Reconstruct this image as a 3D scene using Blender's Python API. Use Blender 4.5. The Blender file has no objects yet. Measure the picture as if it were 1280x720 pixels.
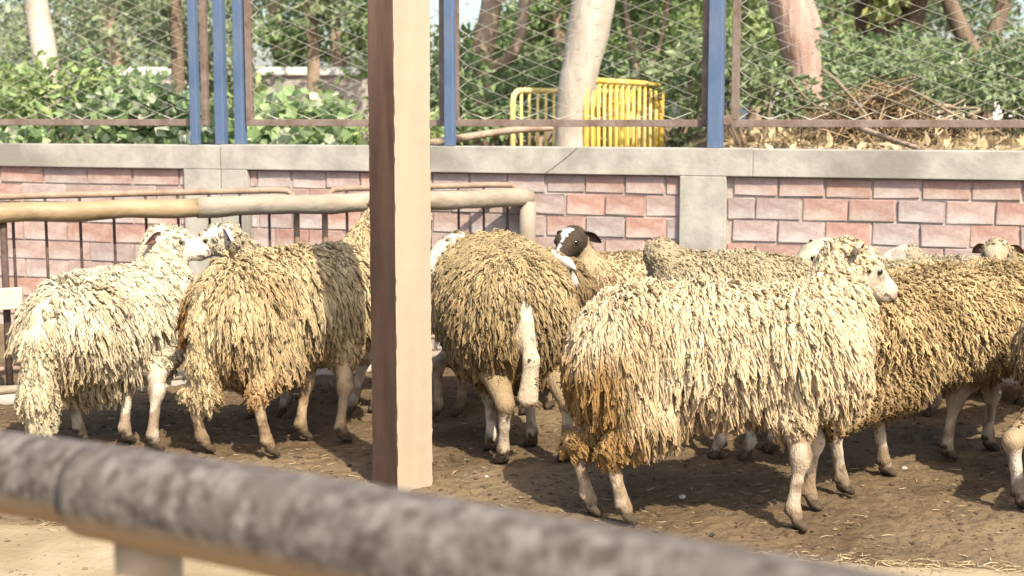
import bpy, math, random
import numpy as np
from mathutils import Vector, Matrix, kdtree
R = math.radians
rng = np.random.default_rng(7)
random.seed(7)
sc = bpy.context.scene
COL = sc.collection

# ------------------------------------------------------------------ camera
FPX = 1800.0; EYE = 1.35; PITCH = math.atan(214/FPX)
cam_d = bpy.data.cameras.new('camera'); cam = bpy.data.objects.new('camera', cam_d); COL.objects.link(cam)
cam.location = (0, 0, EYE); cam.rotation_euler = (math.pi/2-PITCH, 0, 0)
cam_d.sensor_width = 36; cam_d.lens = 36*FPX/1280
cam_d.clip_end = 2000; cam_d.clip_start = .05
cam_d.dof.use_dof = True; cam_d.dof.focus_distance = 5.2; cam_d.dof.aperture_fstop = 3.9
sc.camera = cam

def ray(px, py):
    a = (px-640)/FPX; b = (360-py)/FPX
    return np.array([a, math.cos(PITCH)+b*math.sin(PITCH), -math.sin(PITCH)+b*math.cos(PITCH)])
def at(px, py, Y):
    r = ray(px, py); t = Y/r[1]; return np.array([0, 0, EYE])+r*t
def G(px, py, z=0.0):
    r = ray(px, py); t = (z-EYE)/r[2]; return np.array([0, 0, EYE])+r*t

# ------------------------------------------------------------------ light
SUN_EL = R(48)
world = bpy.data.worlds.new('World'); sc.world = world; world.use_nodes = True
wn = world.node_tree.nodes; wl = world.node_tree.links; wn.clear()
sky = wn.new('ShaderNodeTexSky'); sky.sky_type = 'NISHITA'; sky.sun_disc = False
sky.sun_elevation = SUN_EL; sky.dust_density = 3.0; sky.air_density = 1.0; sky.ozone_density = .6
sdir = Vector((math.sin(R(24))*math.cos(SUN_EL), -math.cos(R(24))*math.cos(SUN_EL), math.sin(SUN_EL)))  # towards the sun
sky.sun_rotation = math.atan2(sdir.x, sdir.y)
bg = wn.new('ShaderNodeBackground'); bg.inputs['Strength'].default_value = .15
out = wn.new('ShaderNodeOutputWorld'); wl.new(sky.outputs[0], bg.inputs[0]); wl.new(bg.outputs[0], out.inputs[0])
sun_d = bpy.data.lights.new('sun', 'SUN'); sun_d.energy = 4.2; sun_d.angle = R(.6); sun_d.color = (1, .90, .72)
sun = bpy.data.objects.new('sun', sun_d); COL.objects.link(sun)
sun.rotation_euler = sdir.to_track_quat('Z', 'Y').to_euler()
sc.view_settings.view_transform = 'Standard'; sc.view_settings.look = 'None'
sc.view_settings.exposure = 1.05; sc.view_settings.gamma = 1

# ------------------------------------------------------------------ helpers
def tag(o, label=None, cat=None, group=None, kind=None):
    if label: o['label'] = label
    if cat: o['category'] = cat
    if group: o['group'] = group
    if kind: o['kind'] = kind
    return o
def empty(name, loc=(0, 0, 0), rz=0.0):
    o = bpy.data.objects.new(name, None); COL.objects.link(o); o.location = tuple(float(c) for c in loc)
    o.rotation_euler = (0, 0, rz); o.empty_display_size = .1; return o
def link(name, me, parent=None):
    o = bpy.data.objects.new(name, me); COL.objects.link(o)
    if parent: o.parent = parent
    return o
def npmesh(name, V, F, mat, parent=None, col=None, smooth=False, mi=None):
    """V (n,3); F list/array of equal-length faces, or list of arrays"""
    me = bpy.data.meshes.new(name)
    Fs = F if isinstance(F, list) and len(F) and isinstance(F[0], np.ndarray) and F[0].ndim == 2 else [np.asarray(F)]
    Fs = [f for f in Fs if len(f)]
    loops = np.concatenate([f.ravel() for f in Fs]); tot = np.concatenate([np.full(len(f), f.shape[1]) for f in Fs])
    start = np.concatenate([[0], np.cumsum(tot)[:-1]])
    V = np.asarray(V, dtype=np.float32)
    me.vertices.add(len(V)); me.vertices.foreach_set('co', V.ravel())
    me.loops.add(len(loops)); me.loops.foreach_set('vertex_index', loops.astype(np.int32))
    me.polygons.add(len(tot)); me.polygons.foreach_set('loop_start', start.astype(np.int32))
    me.polygons.foreach_set('loop_total', tot.astype(np.int32))
    me.polygons.foreach_set('use_smooth', np.full(len(tot), smooth))
    mats = mat if isinstance(mat, (list, tuple)) else [mat]
    for m in mats: me.materials.append(m)
    if mi is not None: me.polygons.foreach_set('material_index', np.asarray(mi, dtype=np.int32))
    if col is not None:
        a = me.color_attributes.new('Col', 'FLOAT_COLOR', 'POINT')
        c = np.ones((len(V), 4), dtype=np.float32); c[:, :3] = col; a.data.foreach_set('color', c.ravel())
    me.update(calc_edges=True); me.validate()
    return link(name, me, parent)
def box_data(x0, x1, y0, y1, z0, z1, b=0.0):
    if b <= 0:
        V = [(x, y, z) for z in (z0, z1) for y in (y0, y1) for x in (x0, x1)]
        F = [(0, 2, 3, 1), (4, 5, 7, 6), (0, 1, 5, 4), (2, 6, 7, 3), (0, 4, 6, 2), (1, 3, 7, 5)]
        return np.array(V, float), F
    # front (y0) side chamfered: for bricks
    V = []; 
    for (yy, e) in ((y1, 0), (y0+b, 0), (y0, b)):
        V += [(x0+e, yy, z0+e), (x1-e, yy, z0+e), (x1-e, yy, z1-e), (x0+e, yy, z1-e)]
    F = [(0, 3, 2, 1)[::-1], (8, 9, 10, 11)]
    for k in (0, 4):
        for i in range(4):
            j = (i+1) % 4; F.append((k+i, k+j, k+4+j, k+4+i))
    return np.array(V, float), F
class MB:
    def __init__(s): s.V = []; s.F = []; s.n = 0
    def add(s, V, F):
        V = np.asarray(V, float); s.V.append(V); s.F += [tuple(int(i)+s.n for i in f) for f in F]; s.n += len(V)
    def box(s, x0, x1, y0, y1, z0, z1, b=0.0): s.add(*box_data(x0, x1, y0, y1, z0, z1, b)); return s
    def tube(s, pts, r, n=10, wob=0.0): s.add(*tube_data(pts, r, n, wob)); return s
    def build(s, name, mat, parent=None, smooth=False, bevel=0):
        me = bpy.data.meshes.new(name); me.from_pydata(np.concatenate(s.V).tolist(), [], s.F); me.materials.append(mat)
        me.polygons.foreach_set('use_smooth', [smooth]*len(me.polygons)); me.update()
        o = link(name, me, parent)
        if bevel:
            m = o.modifiers.new('bevel', 'BEVEL'); m.width = bevel; m.segments = 2; m.limit_method = 'ANGLE'
        return o
def unit(v):
    v = np.asarray(v, float); return v/np.maximum(np.linalg.norm(v, axis=-1, keepdims=True), 1e-9)
def tube_data(pts, r, n=10, wob=0.0):
    P = np.asarray(pts, float); K = len(P)
    rr = np.full(K, r, float) if np.isscalar(r) else np.asarray(r, float)
    T = np.gradient(P, axis=0); T = unit(T)
    ref = np.array([0, 0, 1.]) if abs(T[0][2]) < .8 else np.array([1., 0, 0])
    V = []
    u = unit(np.cross(ref, T[0]))
    for i in range(K):
        u = unit(u-np.dot(u, T[i])*T[i]); v = np.cross(T[i], u)
        for k in range(n):
            a = 2*math.pi*k/n; q = rr[i]*(1+wob*(random.random()-.5))
            V.append(P[i]+q*(math.cos(a)*u+math.sin(a)*v))
    F = [(i*n+k, i*n+(k+1) % n, (i+1)*n+(k+1) % n, (i+1)*n+k) for i in range(K-1) for k in range(n)]
    F.append(tuple(range(n))[::-1]); F.append(tuple((K-1)*n+k for k in range(n)))
    return np.array(V), F
def curve(pts, n=8):
    """Catmull-Rom through pts"""
    P = [np.asarray(p, float) for p in pts]; P = [2*P[0]-P[1]]+P+[2*P[-1]-P[-2]]; o = []
    for i in range(1, len(P)-2):
        for k in range(n):
            t = k/n; a, b, c, d = P[i-1:i+3]
            o.append(.5*((2*b)+(c-a)*t+(2*a-5*b+4*c-d)*t*t+(3*b-a-3*c+d)*t**3))
    o.append(P[-2]); return np.array(o)
def sstep(x, a, b):
    t = np.clip((np.asarray(x, float)-a)/(b-a), 0, 1); return t*t*(3-2*t)
# cheap value noise (numpy)
_perm = rng.random(4096)
def vnoise(P, s):
    P = np.asarray(P, float)*s; i = np.floor(P).astype(int); f = P-i; f = f*f*(3-2*f); o = 0
    for dx in (0, 1):
        for dy in (0, 1):
            for dz in (0, 1):
                h = ((i[:, 0]+dx)*73856093 ^ (i[:, 1]+dy)*19349663 ^ (i[:, 2]+dz)*83492791) & 4095
                w = (f[:, 0] if dx else 1-f[:, 0])*(f[:, 1] if dy else 1-f[:, 1])*(f[:, 2] if dz else 1-f[:, 2])
                o = o+w*_perm[h]
    return o

# ------------------------------------------------------------------ materials
def mat(name, c1, c2=None, scale=5.0, rough=.8, bump=.2, bscale=None, c3=None, detail=6, metal=0, attr=False, spec=.3, lo=.35, hi=.65,
        stretch=(1, 1, 1), coord='Object', sheen=0, transl=0, bdist=.01, rnd=0, under=None):
    m = bpy.data.materials.new(name); m.use_nodes = True; nt = m.node_tree; n = nt.nodes; l = nt.links
    p = n['Principled BSDF']; p.inputs['Roughness'].default_value = rough; p.inputs['Metallic'].default_value = metal
    p.inputs['Specular IOR Level'].default_value = spec
    tc = n.new('ShaderNodeTexCoord'); mp = n.new('ShaderNodeMapping'); mp.inputs['Scale'].default_value = stretch
    l.new(tc.outputs[coord], mp.inputs[0])
    no = n.new('ShaderNodeTexNoise'); no.inputs['Scale'].default_value = scale; no.inputs['Detail'].default_value = detail
    no.inputs['Roughness'].default_value = .6
    l.new(mp.outputs[0], no.inputs['Vector'])
    cr = n.new('ShaderNodeValToRGB'); cr.color_ramp.elements[0].position = lo; cr.color_ramp.elements[1].position = hi
    cr.color_ramp.elements[0].color = (*c1, 1); cr.color_ramp.elements[1].color = (*(c2 or c1), 1)
    l.new(no.outputs['Fac'], cr.inputs[0]); src = cr.outputs[0]
    if c3:
        n2 = n.new('ShaderNodeTexNoise'); n2.inputs['Scale'].default_value = scale*.23; n2.inputs['Detail'].default_value = 8
        l.new(mp.outputs[0], n2.inputs['Vector'])
        r2 = n.new('ShaderNodeValToRGB'); r2.color_ramp.elements[0].position = .48; r2.color_ramp.elements[1].position = .62
        l.new(n2.outputs['Fac'], r2.inputs[0])
        mx = n.new('ShaderNodeMix'); mx.data_type = 'RGBA'; l.new(r2.outputs[0], mx.inputs[0]); l.new(src, mx.inputs[6])
        mx.inputs[7].default_value = (*c3, 1); src = mx.outputs[2]
    if under:
        r3 = n.new('ShaderNodeSeparateXYZ'); l.new(tc.outputs['Normal'], r3.inputs[0]); m4 = n.new('ShaderNodeMapRange'); m4.inputs[1].default_value = -.15; m4.inputs[2].default_value = -.5
        l.new(r3.outputs[2], m4.inputs[0]); mx = n.new('ShaderNodeMix'); mx.data_type = 'RGBA'; l.new(m4.outputs[0], mx.inputs[0]); l.new(src, mx.inputs[6]); mx.inputs[7].default_value = (*under, 1); src = mx.outputs[2]
    if attr:
        at_ = n.new('ShaderNodeAttribute'); at_.attribute_name = 'Col'
        mx = n.new('ShaderNodeMix'); mx.data_type = 'RGBA'; mx.blend_type = 'MULTIPLY'; mx.inputs[0].default_value = 1
        l.new(at_.outputs['Color'], mx.inputs[6]); l.new(src, mx.inputs[7]); src = mx.outputs[2]
    if rnd:
        oi = n.new('ShaderNodeObjectInfo'); hs = n.new('ShaderNodeHueSaturation')
        mr = n.new('ShaderNodeMapRange'); mr.inputs[3].default_value = 1-rnd; mr.inputs[4].default_value = 1+rnd
        l.new(oi.outputs['Random'], mr.inputs[0]); l.new(mr.outputs[0], hs.inputs['Value']); l.new(src, hs.inputs['Color'])
        m2 = n.new('ShaderNodeMath'); m2.operation = 'MULTIPLY'; m2.inputs[1].default_value = 7.31; l.new(oi.outputs['Random'], m2.inputs[0])
        m3 = n.new('ShaderNodeMath'); m3.operation = 'FRACT'; l.new(m2.outputs[0], m3.inputs[0])
        mr2 = n.new('ShaderNodeMapRange'); mr2.inputs[3].default_value = .45; mr2.inputs[4].default_value = 1.0
        l.new(m3.outputs[0], mr2.inputs[0]); l.new(mr2.outputs[0], hs.inputs['Saturation']); src = hs.outputs[0]
    l.new(src, p.inputs['Base Color'])
    if sheen: p.inputs['Sheen Weight'].default_value = sheen
    if bump:
        bn = n.new('ShaderNodeTexNoise'); bn.inputs['Scale'].default_value = bscale or scale*4; bn.inputs['Detail'].default_value = 8
        l.new(mp.outputs[0], bn.inputs['Vector'])
        b = n.new('ShaderNodeBump'); b.inputs['Strength'].default_value = bump; b.inputs['Distance'].default_value = bdist
        l.new(bn.outputs['Fac'], b.inputs['Height']); l.new(b.outputs[0], p.inputs['Normal'])
    if transl:
        tr = n.new('ShaderNodeBsdfTranslucent'); l.new(src, tr.inputs['Color']); ms = n.new('ShaderNodeMixShader')
        ms.inputs[0].default_value = transl; l.new(p.outputs[0], ms.inputs[1]); l.new(tr.outputs[0], ms.inputs[2])
        l.new(ms.outputs[0], n['Material Output'].inputs['Surface'])
    return m
M = {}
M['wool'] = mat('wool', (.80, .77, .70), (1, 1, 1), 140, .95, .8, 420, attr=True, spec=.04, transl=.32, stretch=(1, 1, .18), bdist=.006)
M['skin'] = mat('skin', (.80, .80, .80), (1, 1, 1), 30, .8, 1.0, 190, attr=True, spec=.12, bdist=.008, stretch=(1, 1, .35))
M['eye'] = mat('eye', (.012, .008, .005), rough=.12, bump=0, spec=.6)
M['ear'] = mat('ear', (.8, .8, .8), (1, 1, 1), 30, .8, .3, 120, attr=True, spec=.1, transl=.15)
M['hoof'] = mat('hoof', (.10, .075, .05), (.24, .19, .13), 25, .7, .4, 60)
M['soil'] = mat('soil', (.078, .053, .030), (.135, .094, .054), 3.2, .95, .9, 22, c3=(.165, .120, .072), spec=.1, bdist=.03, lo=.3, hi=.7)
M['sand'] = mat('sand', (.25, .19, .12), (.33, .26, .17), 6, .95, .6, 40, spec=.1, bdist=.01, c3=(.22, .165, .10))
M['garden'] = mat('garden_soil', (.10, .07, .045), (.26, .20, .13), 4, .95, .9, 12, spec=.1, bdist=.04)
M['concrete'] = mat('concrete', (.28, .262, .228), (.40, .375, .33), 7, .9, .35, 40, c3=(.22, .208, .18), spec=.15, bdist=.006)
M['mortar'] = mat('mortar', (.33, .28, .245), (.42, .37, .33), 12, .95, .6, 60, spec=.1)
M['brick'] = mat('brick', (.30, .165, .13), (.40, .26, .215), 14, .9, .5, 40, c3=(.42, .35, .31), spec=.1, bdist=.007, rnd=.11)
M['rust'] = mat('rusty_frame', (.135, .092, .07), (.22, .175, .15), 9, .7, .4, 40, spec=.3)
M['blue'] = mat('blue_paint', (.065, .105, .185), (.10, .145, .235), 9, .65, .3, 30, c3=(.13, .135, .16), spec=.35, stretch=(1, 1, .4))
M['wire'] = mat('galvanised_wire', (.40, .38, .33), (.54, .51, .44), 20, .55, 0, metal=.2)
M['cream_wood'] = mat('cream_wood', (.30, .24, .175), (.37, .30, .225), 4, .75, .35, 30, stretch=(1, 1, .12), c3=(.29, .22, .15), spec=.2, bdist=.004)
M['shaded_dirty_wood'] = mat('shaded_dirty_wood', (.058, .033, .025), (.105, .068, .05), 7, .8, .4, 30, stretch=(1, 1, .15), c3=(.125, .085, .064), spec=.2, bdist=.005, attr=True)  # post's left face: rubbed dirt low down, shade painted into the brown above
M['rail_log'] = mat('weathered_log', (.20, .165, .12), (.33, .285, .22), 9, .8, .5, 40, stretch=(.3, 1, 1), c3=(.25, .22, .18), spec=.2)
M['rail_log_y'] = mat('ochre_log', (.23, .16, .085), (.34, .255, .15), 7, .55, .3, 40, stretch=(.2, 1, 1), c3=(.28, .235, .17), spec=.35)
M['near_rail'] = mat('worn_rail', (.062, .050, .043), (.20, .178, .160), 46, .85, .4, 70, spec=.15, c3=(.10, .083, .073), lo=.40, hi=.70, under=(.30, .215, .13))
M['near_under'] = mat('rail_post_paint', (.30, .22, .14), (.42, .34, .24), 14, .7, .3, 50, spec=.25)
M['bar'] = mat('rusty_bar', (.05, .032, .026), (.10, .07, .055), 20, .8, .4, 80)
M['thin_pipe'] = mat('rusty_pipe', (.19, .13, .09), (.30, .22, .16), 12, .7, .3, 60, spec=.3)
M['yellow'] = mat('yellow_paint', (.55, .38, .06), (.66, .50, .13), 9, .6, .2, 40, c3=(.52, .42, .20), spec=.4)
M['pale_yellow'] = mat('faded_yellow_paint', (.60, .46, .14), (.70, .58, .26), 8, .55, .1, 40, spec=.4)
M['bark_pale'] = mat('pale_bark', (.31, .265, .215), (.49, .44, .375), 5, .9, .6, 16, stretch=(1, 1, .35), c3=(.42, .36, .30), spec=.1, bdist=.02)
M['bark_dark'] = mat('dark_bark', (.10, .07, .05), (.20, .15, .11), 8, .95, .9, 20, stretch=(1, 1, .25), spec=.1, bdist=.03)
M['bark_mid'] = mat('brown_bark', (.23, .16, .11), (.36, .28, .21), 8, .95, .9, 20, stretch=(1, 1, .25), spec=.1, bdist=.03)
M['bark_red'] = mat('reddish_bark', (.28, .17, .13), (.42, .32, .27), 8, .95, .9, 20, stretch=(1, 1, .2), spec=.1, bdist=.03)
M['leaf'] = mat('leaf', (.9, .9, .9), (1, 1, 1), 30, .5, 0, attr=True, spec=.4, transl=.35)
M['twig'] = mat('dry_twig', (.26, .19, .12), (.46, .37, .25), 9, .9, 0, attr=True)
M['straw'] = mat('straw', (.9, .9, .9), (1, 1, 1), 30, .9, 0, attr=True)
M['board'] = mat('pale_board', (.42, .36, .27), (.56, .50, .40), 8, .8, .3, 40, stretch=(.3, 1, 1))
M['far_wall'] = mat('far_plaster', (.55, .53, .49), (.66, .64, .60), 2, .9, .1, 10)

# ------------------------------------------------------------------ the setting: ground
def pen_edge(x): return 4.70-.16*(x+1.66)
def grid(x0, x1, y0, y1, nx, ny, f):
    X, Y = np.meshgrid(np.linspace(x0, x1, nx), np.linspace(y0, y1, ny)); X = X.ravel(); Y = Y.ravel()
    V = np.stack([X, Y, f(X, Y)], 1)
    i = np.arange((nx-1)*(ny-1)); r = i//(nx-1); c = i % (nx-1); a = r*nx+c
    return V, np.stack([a, a+1, a+1+nx, a+nx], 1)
g = MB(); g.box(-300, 300, -60, 500, -.30, -.06); tag(g.build('ground', M['soil']), kind='structure')
def soil_h(X, Y):
    P = np.stack([X, Y, 0*X], 1)
    h = .022*(vnoise(P, 2.2)-.5)+.012*(vnoise(P, 9)-.5)+.009*(vnoise(P, 30)-.5)+.006*(vnoise(P, 62)-.5)
    return h*sstep(Y, pen_edge(X)-.03, pen_edge(X)+.12) - .03*(1-sstep(Y, pen_edge(X)-.06, pen_edge(X)))
V, F = grid(-3.6, 4.2, 3.9, 9.9, 430, 330, soil_h)
_H = V[:, 2].reshape(330, 430)
for _ in range(900):
    hx_, hy_ = rng.uniform(-2.9, 3.4), rng.uniform(4.4, 8.6); a0 = rng.random()*6.28
    c_, r_ = int((hx_+3.6)/7.8*429), int((hy_-3.9)/6.0*329); sl = (slice(max(r_-5, 0), r_+6), slice(max(c_-5, 0), c_+6))
    X_ = V[:, 0].reshape(330, 430)[sl]-hx_; Y_ = V[:, 1].reshape(330, 430)[sl]-hy_; u_ = X_*math.cos(a0)+Y_*math.sin(a0); v_ = -X_*math.sin(a0)+Y_*math.cos(a0)
    d_ = np.sqrt((u_/1.5)**2+v_**2); _H[sl] += -.016*np.exp(-(d_/.020)**2)+.006*np.exp(-((d_-.036)/.012)**2)
V[:, 2] = _H.ravel()
tag(npmesh('pen_soil', V, F, M['soil'], smooth=True), kind='structure')
def sand_h(X, Y):
    P = np.stack([X, Y, 0*X], 1); return .006*(vnoise(P, 4)-.5)+.003*(vnoise(P, 40)-.5) - .04*sstep(Y, pen_edge(X)-.02, pen_edge(X)+.10)
V, F = grid(-3.6, 4.2, -3, 5.3, 120, 130, sand_h)
tag(npmesh('sandy_path', V, F, M['sand'], smooth=True), kind='structure')
# clods and straw: what nobody could count
def scatter_clods(n, area, r0, r1, flat, cols, name, zf, parent=None, label=None, cat=None):
    oct_V = np.array([(1, 0, 0), (-1, 0, 0), (0, 1, 0), (0, -1, 0), (0, 0, 1), (0, 0, -1)], float)
    oct_F = np.array([(0, 2, 4), (2, 1, 4), (1, 3, 4), (3, 0, 4), (2, 0, 5), (1, 2, 5), (3, 1, 5), (0, 3, 5)])
    X = rng.uniform(area[0], area[1], n); Y = rng.uniform(area[2], area[3], n)
    ok = zf(X, Y) > -9; X = X[ok]; Y = Y[ok]; n = len(X)
    r = r0+(r1-r0)*rng.random(n)**3
    J = oct_V[None]*(1+.5*(rng.random((n, 6, 1))-.5))*np.array([1, 1, flat])*r[:, None, None]
    a = rng.random(n)*6.28; c, s = np.cos(a), np.sin(a)
    Vx = J[:, :, 0]*c[:, None]*1.3-J[:, :, 1]*s[:, None]; Vy = J[:, :, 0]*s[:, None]*1.3+J[:, :, 1]*c[:, None]
    V = np.stack([Vx+X[:, None], Vy+Y[:, None], J[:, :, 2]+(zf(X, Y)+r*flat*.4)[:, None]], 2).reshape(-1, 3)
    F = (oct_F[None]+6*np.arange(n)[:, None, None]).reshape(-1, 3)
    ci = rng.integers(0, len(cols), n); C = np.repeat(np.array(cols)[ci]*(.75+.5*rng.random((n, 1))), 6, 0)
    o = npmesh(name, V, F, M['straw'], col=C); tag(o, label, cat, kind='stuff'); return o
inpen = lambda X, Y: np.where(Y > pen_edge(X)+.03, soil_h(X, Y), -10)
scatter_clods(22000, (-2.9, 3.4, 4.3, 8.8), .003, .012, .5, [(.07, .048, .028), (.095, .066, .038), (.15, .108, .064), (.05, .035, .021)],
              'soil_clods', inpen, label='crumbly dark dung and soil clods strewn over the pen floor', cat='clods')
outpen = lambda X, Y: np.where(Y < pen_edge(X)-.02, sand_h(X, Y), -10)
scatter_clods(1500, (-2.2, 2.2, 3.4, 5.0), .003, .010, .5, [(.10, .07, .045), (.2, .15, .1), (.3, .25, .18)],
              'path_droppings', outpen, label='dark droppings and grit scattered on the sandy path', cat='droppings')
def straws(n, pos, L0, L1, r, cols, name, label, cat, up=.1, m='straw', parent=None, bend=.3):
    """pos (n,3) centres; thin bent strips as 3-sided prisms, 3 points each"""
    a = rng.random(n)*6.28; L = rng.uniform(L0, L1, n); d = np.stack([np.cos(a), np.sin(a), up*(rng.random(n)*2-1)], 1); d = unit(d)
    k = np.cross(d, unit(rng.normal(size=(n, 3))))
    P = np.stack([pos-d*L[:, None]/2, pos+k*L[:, None]*bend*.3, pos+d*L[:, None]/2], 1)
    u = unit(np.cross(d, [0, 0, 1.])+1e-6); v = np.cross(d, u); V = []
    for j in range(3):
        for t in range(3):
            an = t*2.094; V.append(P[:, j]+r*(math.cos(an)*u+math.sin(an)*v)*(1 if j < 2 else .6))
    V = np.stack(V, 1).reshape(-1, 3); q = []
    for j in range(2):
        for t in range(3): q.append((j*3+t, j*3+(t+1) % 3, (j+1)*3+(t+1) % 3, (j+1)*3+t))
    F = (np.array(q)[None]+9*np.arange(n)[:, None, None]).reshape(-1, 4)
    C = np.repeat(np.array(cols)[rng.integers(0, len(cols), n)]*(.75+.5*rng.random((n, 1))), 9, 0)
    o = npmesh(name, V, F, M[m], parent=parent, col=C)
    if label: tag(o, label, cat, kind='stuff')
    return o
n = 1500; x = rng.uniform(-2.6, 3, n); y = rng.uniform(4.3, 8, n); ok = y > pen_edge(x)+.02; x = x[ok]; y = y[ok]
straws(len(x), np.stack([x, y, soil_h(x, y)+.006], 1), .01, .05, .0012, [(.30, .23, .13), (.24, .17, .10), (.40, .33, .21)], 'loose_straw',
       'short pale straw bits lying on the dark pen floor', 'straw')
n = 600; x = rng.uniform(-1.6, 1.6, n); y = pen_edge(x)+rng.normal(0, .035, n)
straws(n, np.stack([x, y, 0*x+.004], 1), .02, .07, .0013, [(.42, .33, .20), (.33, .26, .15)], 'straw_edge',
       'thin line of pale straw where the dark soil meets the sandy path', 'straw')
# a few distinct small pebbles
def pebble(px, py, r, label):
    p = G(px, py); V, F = tube_data([(0, 0, -r*.5), (0, 0, -r*.2), (0, 0, r*.3), (0, 0, r*.6)], [r*.5, r, r*.9, r*.35], 8, .3)
    mb = MB(); mb.add(V, F); o = mb.build('pebble', M['concrete'], smooth=True); o.location = (p[0], p[1], .004+r*.3)
    tag(o, label, 'pebble')
pebble(853, 624, .014, 'small white pebble on the soil in front of the long-fleeced sheep')
pebble(1130, 588, .013, 'pale pebble on the shaded soil under the ochre sheep')
pebble(608, 598, .009, 'tiny pale pebble on the soil right of the square wooden post')

# ------------------------------------------------------------------ brick wall
TH = math.atan(.36)
def wall_s(px):
    a = (px-640)/FPX/1.0035; Y = 8.1/(1+.36*a); return (a*Y)/math.cos(TH)
def wall_pt(s, off=0.0, z=0.0):     # off>0 goes behind the wall
    return np.array([s*math.cos(TH)+off*math.sin(TH), 8.1-s*math.sin(TH)+off*math.cos(TH), z])
wall = empty('brick_wall', (0, 8.1, 0), -TH)
tag(wall, 'low wall of weathered pink brick panels under a grey concrete coping, across the back of the pen', 'wall')
S0, S1 = wall_s(-260), wall_s(1560)
c1a, c1m, c1b = wall_s(229), wall_s(275), wall_s(308); c2a, c2b = wall_s(850), wall_s(908)
ZT, ZC = 1.183, 1.035
c3a = wall_s(1470)
def part_box(nm, m, *b, bevel=.004, lab=None):
    o = MB().box(*b).build(nm, m, wall, bevel=bevel)
    if lab: o['label'] = lab
    return o
seams = [S0, c1m-.002, c1m+.002, (c2a+c2b)/2+.10, S1]
part_box('coping', M['concrete'], S0, c1m-.003, 0, .22, ZC, ZT-.004); part_box('coping', M['concrete'], c1m+.003, c2b+.14, 0, .22, ZC, ZT)
part_box('coping', M['concrete'], c2b+.1415, S1, 0, .22, ZC, ZT-.003)
for a, b in ((c1a, c1m-.003), (c1m+.003, c1b), (c2a, c2b), (c3a, c3a+.25)):
    part_box('concrete_column', M['concrete'], a, b, .001, .2, 0, ZC-.001)
part_box('mortar_backing', M['mortar'], S0, S1, .045, .19, -.05, ZC-.002, bevel=0)
brick_me = {}
def brick(x0, x1, z0, z1, full):
    jx = rng.normal(0, .0015); dep = .034+rng.uniform(-.004, .004)
    key = round(x1-x0, 2) if not full else full+str(rng.integers(0, 9))
    if key not in brick_me or not full:
        me = bpy.data.meshes.new('brick'); w = x1-x0
        V, F = box_data(-w/2, w/2, 0, .06, -(z1-z0)/2, (z1-z0)/2, .0028)
        V[4:] += rng.normal(0, .0016, (8, 3)); V[8:] += rng.normal(0, .0014, (4, 3)); me.from_pydata(V.tolist(), [], F); me.materials.append(M['brick']); me.update()
        if full: brick_me[key] = me
        use = me
    else: use = brick_me[key]
    o = link('brick', use, wall); o.location = ((x0+x1)/2+jx, dep, (z0+z1)/2+rng.normal(0, .001)); o.rotation_euler = (0, rng.normal(0, .004), rng.normal(0, .006))
PITCHZ = .122
def panel(a, b, L, seed, key):
    row = 0; z = ZC-.006
    while z > .10:
        z1 = z; z0 = z-PITCHZ+.011
        if row == 0: z0 = z-.100+.004
        off = (0 if row % 2 == 0 else .5)*L+seed
        x = a+.008-(L-off % L)
        while x < b-.008:
            x0 = max(x, a+.008); x1 = min(x+L-.013, b-.008)
            if x1-x0 > .03:
                full = abs((x1-x0)-(L-.013)) < 1e-6 and row > 0
                brick(x0, x1, z0, z1, key if full else None)
            x += L
        z = z0-.011; row += 1
panel(S0, c1a, .335, .02, 'a'); panel(c1b, c2a, .229, .05, 'b'); panel(c2b, c3a, .243, .03, 'c')
# a crack line across the coping
p0 = wall_s(722); p1 = wall_s(682)
MB().tube([(p0, -.0005, ZT-.003), ((p0+p1)/2+.02, -.0008, (ZT+ZC)/2+.01), (p1, -.0005, ZC+.002)], .0022, 4).build('crack', M['bar'], wall)

# ------------------------------------------------------------------ mesh fence on the wall
FZ = 1.295; FTOP = 2.55
def fence_panel(pa, pb, label, wire_seed, right_top=True):
    a, b = wall_s(pa), wall_s(pb); root = empty('mesh_fence_panel', wall_pt(a, .10, ZT), -TH)
    tag(root, label, 'fence panel', 'rusty framed chain link panels above the brick wall'); W = b-a; z0 = FZ-ZT; z1 = FTOP-ZT
    fr = .040
    MB().box(0, W, 0, .035, z0, z0+fr).build('bottom_rail', M['rust'], root, bevel=.003)
    MB().box(0, W, 0, .035, z1-fr, z1).build('top_rail', M['rust'], root, bevel=.003)
    MB().box(0, fr, -.0015, .034, z0+fr, z1-fr).build('upright', M['rust'], root, bevel=.003)
    MB().box(W-fr, W, -.0015, .034, z0+fr, z1-fr).build('upright', M['rust'], root, bevel=.003)
    # chain link: zigzag wires that hook into each other
    dw, dh = .110, .084; x = fr; V = []; Fq = []; nv = 0
    K = int((z1-z0-2*fr)/(dh/2)); zz = z0+fr+np.arange(K+1)*(z1-z0-2*fr)/K; ph = 0
    while x < W-fr+.001:
        side = np.where((np.arange(K+1)+ph) % 2 == 0, -1, 1)
        xs = x+side*(dw/2+.0015)+rng.normal(0, .0018, K+1); xs = np.clip(xs, fr, W-fr)
        ys = .017+side*.003
        P = np.stack([xs, ys, zz+rng.normal(0, .0012, K+1)], 1)
        v, f = tube_data(P, .0032, 4); V.append(v); Fq.append(np.array(f[:-2])+nv); nv += len(v)
        x += dw; ph += 1
    npmesh('chain_link', np.concatenate(V), np.concatenate(Fq), M['wire'], root, smooth=True)
    # weld plates on the side rails
    return root
fence_panel(-150, 249, 'rusty framed chain link panel at the far left above the wall', 1)
fence_panel(298, 549, 'rusty framed chain link panel just left of the square wooden post', 2)
fence_panel(556, 880, 'rusty framed chain link panel in front of the pale trunk and yellow barriers', 3)
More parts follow.
